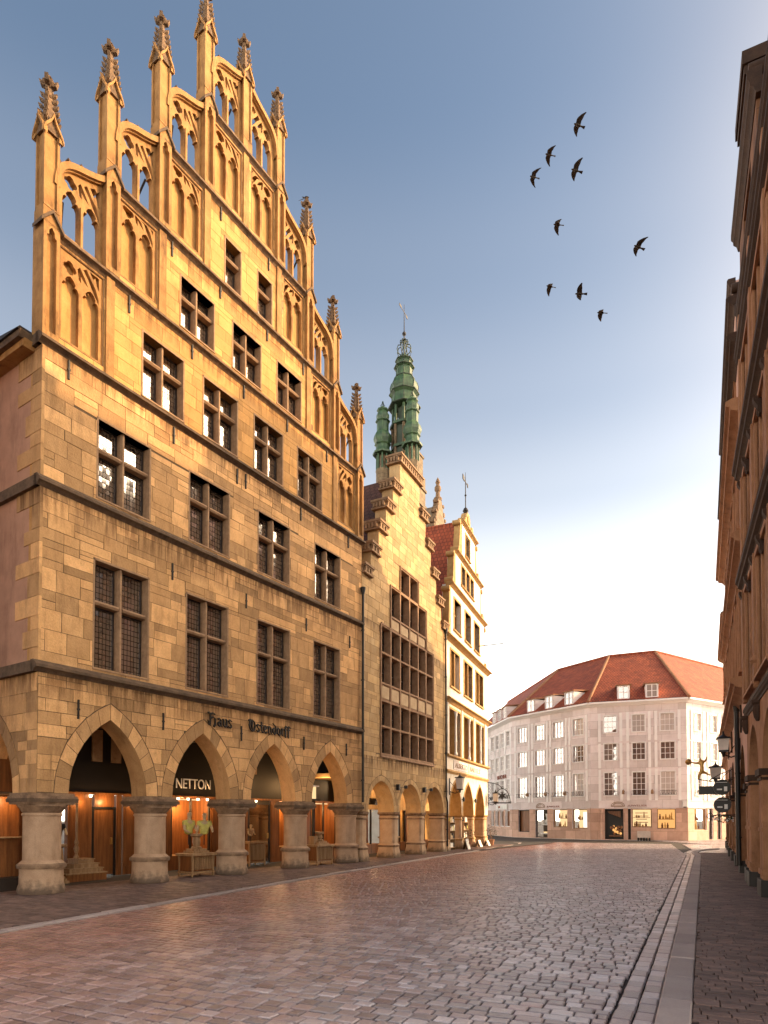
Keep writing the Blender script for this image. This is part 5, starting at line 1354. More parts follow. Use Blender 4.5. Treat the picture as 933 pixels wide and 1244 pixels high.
def sqpier(root, x, w, top, m, plinth=.40, dep=.55):
    mb = MB(); mb.box(x-w/2, x+w/2, .0, dep, plinth, top, m); mb.box(x-w/2-.02, x+w/2+.02, -.03, dep+.02, 1.42, 1.5, M['brownLt']); mb.box(x-w/2-.03, x+w/2+.03, -.035, dep+.03, .5, .62, m); mb.box(x-w/2-.06, x+w/2+.06, -.07, dep+.05, top-.14, top, M['brownTrim']); mb.box(x-w/2-.03, x+w/2+.03, -.03, dep+.03, top-.24, top-.18, M['brownTrim'])
    mb.box(x-w/2+.07, x+w/2-.07, -.012, 0, 1.6, top-.35, M['brownLt']); mb.box(x+w/2, x+w/2+.012, .08, dep-.08, 1.6, top-.35, m)
    p = mb.build('pier', root); q = MB(); q.box(x-w/2-.05, x+w/2+.05, -.06, dep+.05, .04, plinth, M['plinth']); q.build('plinth', p); return p
for i in range(5): sqpier(G1, .36 if i == 0 else i*2.68, .62, 2.75, M['brownLt'])
hd = None
for i in range(5):
    x = i*2.68 if i else .3
    if hd is None:
        mb = MB(); mb.lathe([(.03, -.25), (.07, -.17), (.10, -.02), (.08, .1), (.12, .14), (.12, .2)], 10, (0, -.04, 0), M['brownTrim']); hd = mb.build('carved_corbel', G1, (x, 0, 4.05))
    else: inst(hd, G1, (x, 0, 4.05))
mb = MB(); mb.hexa([(.6, .3, 14.9), (L1_, .3, 14.9), (L1_, 11, 14.9), (.6, 11, 14.9), (1.2, 5.5, 22.6), (L1_-.2, 5.5, 22.6), (L1_-.2, 6, 22.6), (1.2, 6, 22.6)], M['browntile']); mb.build('roof', G1)
mb = MB(); mb.box(1.0, 2.5, .0, .5, 17.0, 18.3, M['brown']); mb.box(1.3, 2.2, -.04, 0, 17.3, 18.0, M['brownLt']); mb.box(.95, 2.55, -.05, .6, 18.0, 18.12, M['brownTrim']); mb.box(.9, 2.6, -.1, .65, 18.3, 18.5, M['brownTrim']); mb.box(.85, 2.65, -.14, .7, 18.5, 18.8, M['brownTrim']); mb.box(1.4, 2.1, .0, .5, 18.8, 19.1, M['greystone']); mb.build('gable_top', G1)
for sg in (1, -1):
    mb = MB(); scroll(mb, 1.75+sg*.75, 17.1, .7, 1.1, sg, M['brownTrim']); mb.build('volute', G1)
mb = MB(); mb.box(0, L1_, .6, 8, 4.1, 4.25, M['ceil']); mb.box(.1, L1_, 2.9, 3.0, .04, 4.1, M['wood']); mb.build('arcade_inside', G1)
# string of carved relief shields
mb = MB(); mb.prism([(-.16, .12), (0, -.22), (.16, .12), (.16, .28), (-.16, .28)], -.1, 0, M['brownLt']); mb.lathe([(.05, .28), (.11, .36), (.05, .48)], 8, (0, -.06, 0), M['brownLt']); mb.build('carved_shield', G1, (2.68, -.01, 4.75))
# --- rose house with stepped gable
G2 = rhouse('rose_house', 'rose plastered house with brown cornices and a stepped gable, second along the right pavement', 13.5, (9.25, 16.2), 26.5, 13.4)
L2_ = 13.42
outer, cs2 = arcade(G2, L2_, 3.15, .2, 1.18, 2.6, 1.2, M['pink'])
mb = MB(); mb.plate(outer+[(L2_, 2.6), (L2_, 5.2), (0, 5.2)], [], 0, .6, M['pink'], M['brown'])
fl2 = [(5.75, 8.45), (9.6, 12.0)]
hs, xs = facade(G2, L2_, fl2, 6, 1.05, M['pink'], M['brownLt'], n=2, margin=.4, deep=.3)
hs3, xs3 = facade(G2, L2_, [(13.0, 14.6)], 4, 1.0, M['pink'], M['brownLt'], n=2, margin=2.0)
hs4, xs4 = facade(G2, L2_, [(15.3, 16.6)], 3, .9, M['pink'], M['brownLt'], n=2, margin=3.6)
st = [(6.71, 12.6), (5.6, 14.9), (4.2, 17.0), (2.6, 18.8), (1.2, 19.9)]; spj = {14.9: .3, 17.0: .25, 18.8: .14, 19.9: .09}; c = L2_/2
right = [(L2_, 5.2)]; zp = 5.2
for h, z in st: right += [(c+h, zp), (c+h, z)]; zp = z
poly = right[1:]+[(2*c-x, z) for x, z in right[1:]][::-1]
mb.plate(poly, hs+hs3+hs4, 0, .45, M['pink']); mb.build('wall', G2)
for z, pr, h in ((5.3, .36, .34), (9.1, .3, .32), (12.6, .38, .4)): cornice(G2, z, -pr*.8, L2_, pr, h, M['brownLt'])
for (h, z), (h1, z1) in zip(st[1:], st[:-1]):
    cornice(G2, z, c-h-spj[z], c+h+spj[z], spj[z], .3, M['brownTrim'])
    for sg in (1, -1):
        mb = MB(); scroll(mb, c+sg*h, z1+.05, (h1-h)*.7, z-z1-.5, sg, M['brownTrim']); mb.build('volute', G2)
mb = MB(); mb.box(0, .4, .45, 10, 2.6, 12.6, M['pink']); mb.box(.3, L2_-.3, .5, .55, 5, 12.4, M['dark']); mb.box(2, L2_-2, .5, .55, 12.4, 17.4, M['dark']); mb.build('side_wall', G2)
mb = MB(); mb.hexa([(.2, .4, 12.6), (L2_-.2, .4, 12.6), (L2_-.2, 12, 12.6), (.2, 12, 12.6), (c-.1, .4, 19.4), (c+.1, .4, 19.4), (c+.1, 12, 19.4), (c-.1, 12, 19.4)], M['browntile']); mb.build('roof', G2)
mb = MB(); mb.box(0, L2_, .6, 8, 3.9, 4.0, M['ceil']); mb.box(.1, L2_, 2.9, 3.0, .04, 3.9, M['wood']); mb.build('arcade_inside', G2)
for x in (.36, 3.5, 6.6, 9.75, 12.95): sqpier(G2, x, .55, 2.6, M['brownLt'], .42)
for i in range(4):
    mb = MB(); x = 1.8+3.15*i; mb.prism([(x-.3, 4.55), (x, 4.15), (x+.3, 4.55), (x, 4.95)], -.05, -.002, M['brownTrim']); mb.build('diamond_plaque', G2)
drain('drainpipe', G2, 10.3, .3, 5.0, jog=4.4, r=.07)
# --- far house
G3 = rhouse('brown_house', 'narrow brown plastered house at the far end of the right pavement', 22.6, (9.25, 16.2), 26.9, 9)
L3_ = 9.0
outer, cs3 = arcade(G3, L3_, 2.9, .1, 1.1, 2.5, 1.15, M['brown'])
mb = MB(); mb.plate(outer+[(L3_, 2.5), (L3_, 4.6), (0, 4.6)], [], 0, .6, M['brownLt'])
hs, xs = facade(G3, L3_, [(5.2, 7.2), (8.2, 10.0)], 4, 1.0, M['pink'], M['brownLt'], margin=.3)
mb.plate([(0, 4.6), (L3_, 4.6), (L3_, 10.8), (0, 10.8)], hs, 0, .45, M['pink']); mb.box(.0, .4, .45, 9, 0, 10.8, M['pink']); mb.box(.3, L3_-.3, .5, .55, 5, 10, M['dark']); mb.build('wall', G3)
for z, pr, h in ((4.7, .2, .25), (10.9, .32, .35)): cornice(G3, z, -pr*.6, L3_, pr, h, M['brownLt'])
mb = MB(); mb.hexa([(-.2, -.3, 10.95), (L3_, -.3, 10.95), (L3_, 9, 10.95), (-.2, 9, 10.95), (1, 4, 14), (L3_-1, 4, 14), (L3_-1, 5, 14), (1, 5, 14)], M['browntile']); mb.build('roof', G3)
for x in (.3, 3.0, 5.9, 8.7): sqpier(G3, x, .5, 2.5, M['brown'], .42)
# --- house behind the viewer, and unseen blocks added further back: they shade the street
G0 = rhouse('brick_house', 'brown house with a plain tiled roof standing behind the viewer on the right pavement', -35, (9.21, 16.14), 24.5, 22.5)
mb = MB(); hs, xs = facade(G0, 22.5, [(5.0, 7.4), (8.6, 10.8), (12, 14)], 7, 1.3, M['brown'], M['brownLt'], n=2)
mb.plate([(0, 0), (22.5, 0), (22.5, 17), (0, 17)], hs, 0, .45, M['brown']); mb.box(0, 22.5, .5, .6, 0, 17, M['dark']); mb.build('wall', G0)
cornice(G0, 17, 0, 22.5, .4, .4, M['brownTrim'])
mb = MB(); mb.hexa([(0, 0, 17.1), (22.5, 0, 17.1), (22.5, 11, 17.1), (0, 11, 17.1), (.1, 5, 23), (22.4, 5, 23), (22.4, 6, 23), (.1, 6, 23)], M['browntile']); mb.build('roof', G0)
def rear(nm, label, s0, s1, y0, y1, ze, zr, ym):  # hidden block, added only to cast shade across the street
    t = thing(nm, label, 'building', (0, 0, 0), 0); mb = MB(lambda p: W(A, (p[0], -p[1], p[2])))
    mb.box(s0, s1, y0, y1, 0, ze, M['greystone']); mb.f = [f[::-1] for f in mb.f]; mb.build('wall', t)
    mb = MB(lambda p: W(A, (p[0], -p[1], p[2]))); mb.hexa([(s0, y0, ze), (s1, y0, ze), (s1, y1, ze), (s0, y1, ze), (s0, ym-.1, zr), (s1, ym-.1, zr), (s1, ym+.1, zr), (s0, ym+.1, zr)], M['browntile']); mb.f = [f[::-1] for f in mb.f]; mb.build('roof', t); return t
rear('shade_block_near', 'tall grey block with a steep roof behind the right-hand houses, unseen, added to shade the golden facade', 15.5, 24.8, 19, 31, 20, 25.2, 25)
rear('shade_block_tall', 'higher grey block behind the right-hand houses, unseen, added to shade the golden gable', 25.0, 29.5, 19, 31, 22, 28.5, 25)
rear('shade_block_far', 'lower grey block at the far end behind the right-hand houses, unseen, added to shade the pale stone house', 29.7, 37, 19, 31, 20, 25.0, 25)
N0 = thing('neighbour_house', 'plain plastered house across the alley left of the golden gabled house', 'house', W(A, (-15, .3, 0)), 90-32.6)
mb = MB(); mb.box(0, 11, 0, 12, 0, 12.5, M['plaster']); mb.build('wall', N0)
mb = MB(); mb.hexa([(-.3, -.3, 12.5), (11.3, -.3, 12.5), (11.3, 12.3, 12.5), (-.3, 12.3, 12.5), (-.3, 5.9, 18), (11.3, 5.9, 18), (11.3, 6.1, 18), (-.3, 6.1, 18)], M['browntile']); mb.build('roof', N0)

# ================================================================== STREET FURNITURE
def lantern(label, p, ang, arm, size=.3, tall=.48, wallside=1):
    t = thing('street_lamp', label, 'lamp', p, ang); s = size/2; h = tall
    mb = MB(); mb.hexa([(-s*.75, -s*.75, 0), (s*.75, -s*.75, 0), (s*.75, s*.75, 0), (-s*.75, s*.75, 0), (-s, -s, h), (s, -s, h), (s, s, h), (-s, s, h)], M['lampglass']); mb.build('lamp_glass', t)
    mb = MB(); mb.hexa([(-s*1.25, -s*1.25, h), (s*1.25, -s*1.25, h), (s*1.25, s*1.25, h), (-s*1.25, s*1.25, h), (-s*1.1, -s*1.1, h+.05), (s*1.1, -s*1.1, h+.05), (s*1.1, s*1.1, h+.05), (-s*1.1, s*1.1, h+.05)], M['black']); mb.lathe([(s*.9, h+.05), (s*.3, h+.12), (.03, h+.16), (.02, h+.24)], 8, (0, 0, 0), M['black']); mb.build('lamp_cap', t)
    mb = MB(); mb.box(-s*.8, s*.8, -s*.8, s*.8, -.05, 0, M['black']); mb.lathe([(.03, -.2), (.05, -.12), (.08, -.05)], 8, (0, 0, 0), M['black'])
    mb.tube([(0, 0, -.12), (arm*.45, 0, -.22), (arm, 0, -.12)], .022, 6, M['black']); mb.tube([(arm, 0, h*.75), (arm*.6, 0, h*.3), (arm*.3, 0, -.15)], .014, 6, M['black']); mb.box(arm-.03, arm, -.06, .06, -.3, h, M['black']); mb.build('bracket', t)
    return t
def plane(root, s, out, z): return W(root, (s, -out, z))
lantern('white glass lantern on the wall beside the drainpipe of the white corner house', plane(C, .55, .55, 3.18), 90+68, .55, .36, .55)
lantern('milky lantern with flat black cap on a bracket, largest lamp of the right-hand houses', plane(G2, 10.35, .45, 3.75), -26.5, .45, .32, .34)
lantern('smaller milky lantern half hidden behind the black round signs', plane(G2, 3.6, .55, 3.3), -26.5, .55, .42, .4)
# black disc signs
def disc(label, p, ang, r, arm, z):
    t = thing('disc_sign', label, 'sign', p, ang); mb = MB(); n = 24
    mb.prism([(r*math.cos(2*math.pi*i/n), r*math.sin(2*math.pi*i/n)) for i in range(n)], -.12, .12, M['black']); mb.build('sign_body', t)
    mb = MB(); mb.box(-.16, .0, -.128, -.12, -.1, -.05, M['signwhite']); mb.box(.06, .16, -.128, -.12, -.14, .02, M['signwhite']); mb.box(-.18, .16, -.128, -.12, .16, .175, M['signwhite']); mb.build('sign_mark', t)
    mb = MB(); mb.tube([(r*.7, 0, r*.6), (r*.7+.05, 0, r+.05), (arm, 0, r+.05)], .015, 6, M['iron']); mb.tube([(0, 0, -r), (0, 0, -r-.06), (arm, 0, -r-.06)], .012, 6, M['iron']); mb.build('bracket', t); return t
disc('upper of two round black signs hanging over the right pavement', plane(G2, 6.9, .42, 2.78), -26.5, .27, .42, 0)
disc('lower of two round black signs hanging over the right pavement', plane(G2, 7.1, .42, 2.16), -26.5, .27, .42, 0)
t = thing('box_sign', 'dark oblong sign sticking out beside the upper round black sign', 'sign', plane(G2, 6.0, .85, 2.72), -26.5)
mb = MB(); mb.box(-.3, .3, -.08, .08, -.15, .15, M['black']); mb.build('sign_body', t); mb = MB(); mb.tube([(.3, 0, .1), (.85, 0, .1)], .015, 6, M['iron']); mb.build('bracket', t)
t = thing('flower_bracket', 'ornate iron bracket with small leaves below the round black signs', 'bracket', plane(G2, 7.2, .45, 1.72), -26.5)
mb = MB(); mb.tube([(-.35, 0, .05), (-.1, 0, .1), (.45, 0, .05)], .02, 6, M['iron']); mb.tube([(-.35+.1*math.cos(a), 0, .05+.1*math.sin(a)) for a in [i*.5 for i in range(11)]], .014, 5, M['iron']); mb.tube([(.05+.12*math.cos(a), 0, -.05+.12*math.sin(a)) for a in [i*.5 for i in range(11)]], .014, 5, M['iron']); mb.build('scrollwork', t)
mb = MB(); rnd = random.Random(5)
for i in range(70):
    x, y, z = rnd.uniform(-.3, .35), rnd.uniform(-.12, .12), rnd.uniform(-.14, .08); a = rnd.uniform(0, 6.28); r = rnd.uniform(.03, .06)
    mb.add([(x-r*math.cos(a), y-r*math.sin(a), z), (x, y, z-r*.5), (x+r*math.cos(a), y+r*math.sin(a), z+r*.3), (x, y, z+r*.8)], [(0, 1, 2, 3)], M['leaf'] if i % 3 else M['signwhite'])
mb.build('leaves', t)
# gilded figure leaning out from the right-hand wall
def skin(name, verts, edges, rad, mt, parent=None, lv=2):
    me = bpy.data.meshes.new(name); me.from_pydata(verts, edges, []); o = bpy.data.objects.new(name, me); COL.objects.link(o)
    m = o.modifiers.new('s', 'SKIN'); sv = me.skin_vertices[0].data
    for i, r in enumerate(rad): sv[i].radius = r if isinstance(r, tuple) else (r, r)
    sv[0].use_root = True
    s = o.modifiers.new('u', 'SUBSURF'); s.levels = lv; s.render_levels = lv
    bpy.context.view_layer.update()
    me2 = bpy.data.meshes.new_from_object(o.evaluated_get(bpy.context.evaluated_depsgraph_get())); bpy.data.objects.remove(o); bpy.data.meshes.remove(me)
    me2.name = name; me2.materials.clear(); me2.materials.append(mt); me2.polygons.foreach_set('use_smooth', [True]*len(me2.polygons))
    o = bpy.data.objects.new(name, me2); COL.objects.link(o); o.parent = parent; return o
t = thing('figure_sign', 'small gilded figure holding a ball, leaning out on a bracket over the right pavement', 'sign', plane(G2, 4.9, 1.05, 3.25), -26.5)
V = [(0, 0, .25), (.02, 0, .42), (.0, 0, .58), (-.02, 0, .66), (-.05, 0, .74), (-.18, .0, .56), (-.36, .0, .60), (.14, 0, .64), (.2, 0, .8), (-.07, 0, .12), (-.12, 0, -.06), (.12, 0, .18), (.3, 0, .08)]
skin('figure', V, [(0, 1), (1, 2), (2, 3), (3, 4), (2, 5), (5, 6), (2, 7), (7, 8), (0, 9), (9, 10), (0, 11), (11, 12)], [.07, .07, .075, .04, .075, .035, .03, .035, .03, .05, .035, .05, .03], M['gold'], t)
mb = MB(); mb.lathe([(.02, -.12), (.09, -.08), (.12, 0), (.09, .08), (.02, .12)], 12, (-.45, 0, .62), M['gold']); mb.build('ball', t)
mb = MB(); mb.tube([(-.12, 0, -.06), (.3, 0, -.15), (1.05, 0, -.1)], .02, 6, M['iron']); mb.tube([(1.05, 0, .3), (.6, 0, .1), (.25, 0, -.12)], .016, 6, M['iron']); mb.build('bracket', t)
# wrought iron star sign at the white corner house
t = thing('iron_sign', 'wrought iron guild sign with a star in a scrolled arch at the white corner house', 'sign', plane(C, 9.1, .0, 2.62), 90-22)
def ring(cx, cz, r, a0, a1, n=14): return [(0, cx-0-r*0+(-1)*0-0, 0)]
mb = MB(); Y = lambda y, z: (0.0, -y, z)
mb.tube([Y(.0, .05), Y(1.5, .05)], .025, 6, M['iron']); mb.tube([Y(.45+.5*(1-math.cos(a)), .08+.85*math.sin(a)) for a in [math.pi*i/16 for i in range(17)]], .025, 6, M['iron']); mb.tube([Y(.45+.12+.38*(1-math.cos(a)), .08+.62*math.sin(a)) for a in [math.pi*i/16 for i in range(17)]], .016, 6, M['iron'])
mb.tube([Y(0, 1.35), Y(.3, 1.3), Y(.7, 1.2), Y(.95, .95)], .022, 6, M['iron'])
for i in range(7):
    a = math.pi*i/6; c0 = (.45+.5*(1-math.cos(a)), .08+.92*math.sin(a)); mb.tube([Y(c0[0]+.07*math.cos(b), c0[1]+.07*math.sin(b)) for b in [j*.6 for j in range(11)]], .012, 5, M['iron'])
for i in range(6): c0 = (.12, .25+i*.2); mb.tube([Y(c0[0]+.08*math.cos(b), c0[1]+.08*math.sin(b)) for b in [j*.6 for j in range(11)]], .012, 5, M['iron'])
mb.box(-.02, .02, -1.5, -.45, .0, .08, M['iron']); mb.build('scrollwork', t)
mb = MB(lambda p: (p[1], -p[0], p[2])); pts = []
for i in range(12):
    a = math.pi/2+i*math.pi/6; r = .30 if i % 2 == 0 else .12; pts.append((.95+r*math.cos(a), .48+r*math.sin(a)))
mb.plate(pts, [], -.04, .04, M['black']); mb.build('star', t)
lantern('white lantern under the wrought iron star sign at the street corner', plane(C, 9.05, .55, 2.75), 90+68, .5, .3, .5)

# ================================================================== ARCADE GOODS AND FIGURES
def table(label, p, ang, w, d, h, group=None, drawer=True):
    t = thing('display_table', label, 'table', p, ang, group)
    mb = MB(); mb.box(-w/2-.05, w/2+.05, -d/2-.05, d/2+.05, h-.07, h, M['paleWood']); mb.build('table_top', t)
    lg = None
    for sx in (-1, 1):
        for sy in (-1, 1):
            if lg is None: mb = MB(); mb.hexa([(-.02, -.02, 0), (.02, -.02, 0), (.02, .02, 0), (-.02, .02, 0), (-.03, -.03, h-.07), (.03, -.03, h-.07), (.03, .03, h-.07), (-.03, .03, h-.07)], M['paleWood']); lg = mb.build('leg', t, (sx*(w/2-.03), sy*(d/2-.03), 0))
            else: inst(lg, t, (sx*(w/2-.03), sy*(d/2-.03), 0))
    if drawer:
        mb = MB(); mb.box(-w/2+.03, w/2-.03, -d/2+.04, d/2-.04, .16, h-.07, M['wood']); n = 12
        for i in range(n): x = -w/2+.06+(w-.12)*i/(n-1); mb.box(x-.012, x+.012, -d/2+.01, -d/2+.04, .2, h-.1, M['paleWood'])
        mb.build('slatted_case', t)
    mb = MB(); mb.box(-w/2, w/2, -d/2, d/2, .1, .15, M['paleWood']); mb.build('shelf', t)
    return t
fz = .045
AR_ = 57.4
table('pale slatted table carrying two yellow-shirted mannequins under the second pointed arch', W(A, (4.95, .75, fz)), AR_, .82, .6, .66)
table('pale table with a dark pedestal lamp under the fourth pointed arch', W(A, (10.35, .55, fz)), AR_, .9, .55, .72)
table('small pale stool table in the first round arch of the pale stone house', W(B, (1.15, .9, fz)), 63, .6, .45, .66, drawer=False)
table('pale timber counter in the second round arch of the pale stone house', W(B, (4.35, 1.0, fz)), 63, .95, .5, .85)
table('tall pale counter with a small bust seen through the third pointed arch', W(A, (8.75, 2.25, fz)), AR_, .8, .5, .85)
def pedestal(label, p, h, r=.12, base=.3):
    mb = MB(); mb.box(-base, base, -base*.7, base*.7, 0, .06, M['paleWood']); mb.box(-base*.8, base*.8, -base*.55, base*.55, .06, .12, M['paleWood']); mb.lathe([(r*1.2, .12), (r*1.3, .16), (r*.8, .2), (r, h*.55), (r*.8, h-.1), (r*1.4, h-.06), (r*1.4, h)], 14, (0, 0, 0), M['paleWood'])
    o = tag(mb.build('pedestal'), label, 'pedestal'); o.location = p; o.rotation_euler = (0, 0, R(AR_)); return o
pz = fz+.66
pedestal('turned pale pedestal on the slatted table between the two mannequins', W(A, (4.95, .75, pz)), .55)
pedestal('turned pale pedestal on the table under the fourth pointed arch', W(A, (10.35, .55, fz+.72)), .45)
pedestal('squat pedestal on the stool table in the first round arch', W(B, (1.15, .9, fz+.66)), .3, .1, .22)
def mannequin(label, p, ang, shirt, armup, scale=1.0, jacket=False):
    t = thing('mannequin', label, 'mannequin', p, ang); k = scale
    V = [(0, 0, 0), (0, .01, .16), (0, 0, .36), (0, -.01, .46), (0, -.02, .54), (0, -.035, .64), (0, -.03, .71)]
    sh = [(-.19, 0, .40), (-.25, -.06, .16), (-.16, -.2, .08) if not armup else (-.32, -.14, -.02), (.19, 0, .40), (.27, -.02, .18), (.2, -.18, .1)]
    V += sh; V = [(x*k, y*k, z*k) for x, y, z in V]
    Ed = [(0, 1), (1, 2), (2, 3), (3, 4), (4, 5), (5, 6), (2, 7), (7, 8), (8, 9), (2, 10), (10, 11), (11, 12)]
    rd = [(.14, .10), (.13, .10), (.16, .10), .055, .05, (.075, .09), (.06, .07), .055, .042, .03, .055, .042, .03]
    skin('body', V, Ed, [tuple(a*k for a in r) if isinstance(r, tuple) else r*k for r in rd], M['cream'], t)
    V2 = V[:3]+[(0, -.005*k, .43*k)]+[V[7], tuple((V[7][i]*.45+V[8][i]*.55) for i in range(3)), V[10], tuple((V[10][i]*.45+V[11][i]*.55) for i in range(3))]
    skin('shirt', V2, [(0, 1), (1, 2), (2, 3), (2, 4), (4, 5), (2, 6), (6, 7)], [tuple(a*k for a in r) if isinstance(r, tuple) else r*k for r in [(.16, .12), (.15, .12), (.18, .12), .075, .08, .07, .08, .07]], shirt, t)
    mb = MB(); mb.lathe([(.015, -.3*k), (.015, .02)], 8, (0, 0, 0), M['iron']); mb.build('stand', t)
    # nose and shallow eye hollows
    mb = MB(); mb.hexa([(-.012*k, -.115*k, .635*k), (.012*k, -.115*k, .635*k), (.012*k, -.09*k, .635*k), (-.012*k, -.09*k, .635*k), (-.008*k, -.105*k, .675*k), (.008*k, -.105*k, .675*k), (.008*k, -.09*k, .675*k), (-.008*k, -.09*k, .675*k)], M['cream']); mb.build('nose', t)
    return t
mannequin('mannequin with crossed arms in a yellow vest, left on the slatted table', W(A, (4.66, .75, pz+.52)), AR_+8, M['yellow'], False, .92)
mannequin('mannequin with one arm hanging in a pale yellow shirt, right on the slatted table', W(A, (5.2, .72, pz+.5)), AR_-16, M['yellow'], True, .92)
mannequin('child mannequin in a dark jacket on an urn beside the first round column', W(A, (1.55, 2.0, 1.2)), AR_, M['jacket'], False, .8)
o = pedestal('pale urn pedestal under the child mannequin in the dark jacket', W(A, (1.55, 2.0, fz)), 1.0, .16, .24)
mannequin('small bust on the tall counter seen through the third pointed arch', W(A, (8.6, 2.2, fz+1.02)), AR_, M['paleWood'], False, .6)
# stepped wooden plinth inside the first arch
t = thing('display_steps', 'stepped wooden display plinth with a turned post under the first pointed arch', 'display steps', W(A, (2.5, 2.35, fz)), AR_)
for i, (w, h0, h1) in enumerate(((1.15, 0, .22), (.95, .22, .34), (.7, .34, .46), (.45, .46, .58))):
    mb = MB(); mb.box(-w*.62, w*.38, -.36+i*.06, .3, h0, h1-.03, M['wood'] if i == 0 else M['paleWood']); mb.box(-w*.62-.02, w*.38+.02, -.39+i*.06, .3, h1-.03, h1, M['paleWood']); mb.build('step', t)
mb = MB(); mb.lathe([(.06, .58), (.07, .62), (.03, .7), (.07, .85), (.035, .95), (.06, 1.0), (.03, 1.1), (.03, 2.2)], 12, (-.25, -.05, 0), M['paleWood']); mb.build('turned_post', t)
# dark lamp post in the fourth arch
t = thing('floor_lamp', 'dark standing lamp with a lit box shade under the fourth pointed arch', 'lamp', W(A, (10.1, .62, fz+.72)), AR_)
mb = MB(); mb.box(-.045, .045, -.045, .045, .3, 1.55, M['black']); mb.box(-.12, .12, -.12, .12, 0, .3, M['paleWood']); mb.build('post', t); mb = MB(); mb.box(-.18, .18, -.15, .15, 1.55, 1.62, M['black']); mb.box(-.14, .0, -.12, .12, 1.62, 2.05, M['litwarm']); mb.box(-.22, .14, -.15, .15, 2.05, 2.09, M['signwhite']); mb.build('lamp_box', t)
# glass case at the left edge
t = thing('glass_case', 'tall framed showcase behind the first round column at the left edge', 'showcase', W(A, (.05, 1.55, fz)), AR_)
mb = MB()
for x in (-.4, .36):
    for y in (-.2, .2): mb.box(x, x+.04, y-.02, y+.02, 0, 2.2, M['black'])
mb.box(-.42, .42, -.24, .24, 2.2, 2.26, M['black']); mb.box(-.42, .42, -.24, .24, 0, .3, M['dark']); mb.build('frame', t)
mb = MB(); mb.box(-.36, .36, .1, .14, .3, 2.15, M['wood']); mb.box(-.36, .36, -.15, .12, 1.2, 1.23, M['paleWood']); mb.build('back_panel', t)
lamp('showcase_lamp', A, (.05, 1.3, 2.1), 8, r=.04)
# racks and things in front of the white house
def rack(label, p, seed, h=1.5):
    rnd = random.Random(seed); t = thing('display_rack', label, 'display rack', p, 68)
    mb = MB(); mb.box(-.5, -.46, -.2, .2, 0, h, M['paleWood']); mb.box(.46, .5, -.2, .2, 0, h, M['paleWood'])
    for i in range(4): z = .12+i*(h-.2)/3; mb.box(-.46, .46, -.2, .2, z, z+.03, M['paleWood'])
    mb.box(-.46, .46, .18, .2, 0, h, M['wood']); mb.build('frame', t)
    mb = MB()
    for i in range(4):
        z = .15+i*(h-.2)/3; x = -.44
        while x < .36:
            w = rnd.uniform(.06, .18); hh = rnd.uniform(.12, .3); m = rnd.choice((M['signwhite'], M['signwhite'], M['terracotta'], M['dark'], M['yellow'], M['cream']))
            mb.box(x, x+w, -.18, rnd.uniform(-.1, .1), z, z+hh, m); x += w+rnd.uniform(.01, .06)
    mb.build('goods', t); return t
rack('wooden rack of white boxes and cards beside the drainpipe of the white house', W(C, (1.5, .3, fz)), 1)
rack('wooden rack of pottery and white cards between the pointed arches of the white house', W(C, (4.2, .3, fz)), 2)
for (s, y, lab, hh) in ((2.6, -.35, 'white folding board leaning beside the rack at the white house', .55), (5.6, -.3, 'square white board in front of the middle pier of the white house', .4), (7.5, -.35, 'wide low white board before the corner pier of the white house', .32)):
    t = thing('folding_board', lab, 'board', W(C, (s, y, fz)), 68); mb = MB()
    mb.hexa([(-.28, -.16, 0), (.28, -.16, 0), (.28, -.13, 0), (-.28, -.13, 0), (-.26, -.02, hh), (.26, -.02, hh), (.26, .01, hh), (-.26, .01, hh)], M['signwhite']); mb.build('front_board', t); mb = MB(); mb.hexa([(-.28, .16, 0), (.28, .16, 0), (.28, .19, 0), (-.28, .19, 0), (-.26, .02, hh), (.26, .02, hh), (.26, .05, hh), (-.26, .05, hh)], M['paleWood']); mb.build('rear_board', t)
def potplant(label, p, seed, h):
    rnd = random.Random(seed); t = thing('potted_plant', label, 'plant', p); mb = MB(); mb.lathe([(.13, 0), (.18, .3), (.2, .32), (.2, .36), (.16, .36)], 14, (0, 0, 0), M['terracotta']); mb.build('pot', t)
    mb = MB()
    for i in range(260):
        u, v, w = rnd.gauss(0, .17), rnd.gauss(0, .17), .36+abs(rnd.gauss(h*.5, h*.25)); a, b = rnd.uniform(0, 6.3), rnd.uniform(-.6, .9); r = rnd.uniform(.03, .06)
        d = Vector((math.cos(a), math.sin(a), b))*r; e_ = Vector((-math.sin(a), math.cos(a), .2))*r*.5; c = Vector((u, v, w)); mb.add([c-d, c-e_, c+d, c+e_], [(0, 1, 2, 3)], M['leaf'])
    for i in range(6): mb.tube([(0, 0, .3), (rnd.gauss(0, .1), rnd.gauss(0, .1), .36+h*.6)], .008, 4, M['wood'])
    mb.build('foliage', t); return t
potplant('dark potted shrub against the pier beside the drainpipe of the white house', W(C, (2.95, -.35, fz)), 3, .9)
potplant('dark potted shrub against the corner pier of the white house', W(C, (8.0, -.5, fz)), 6, 1.0)
# white planter box in front of the lit window of the block
t = thing('planter_box', 'white planter box with dark feet under the lit shop window of the corner block', 'planter', (0, 0, 0), 0)
mb = MB(lambda p: tuple(a+b for a, b in zip(xf2(p), (EO.x, EO.y, 0)))); mb.box(3.35, 4.3, -.45, -.1, .22, .72, M['lampglass']); mb.build('box', t)
mb = MB(lambda p: tuple(a+b for a, b in zip(xf2(p), (EO.x, EO.y, 0))))
for i in range(5): mb.box(3.38+i*.2, 3.48+i*.2, -.42, -.12, 0, .22, M['black'])
mb.build('feet', t)

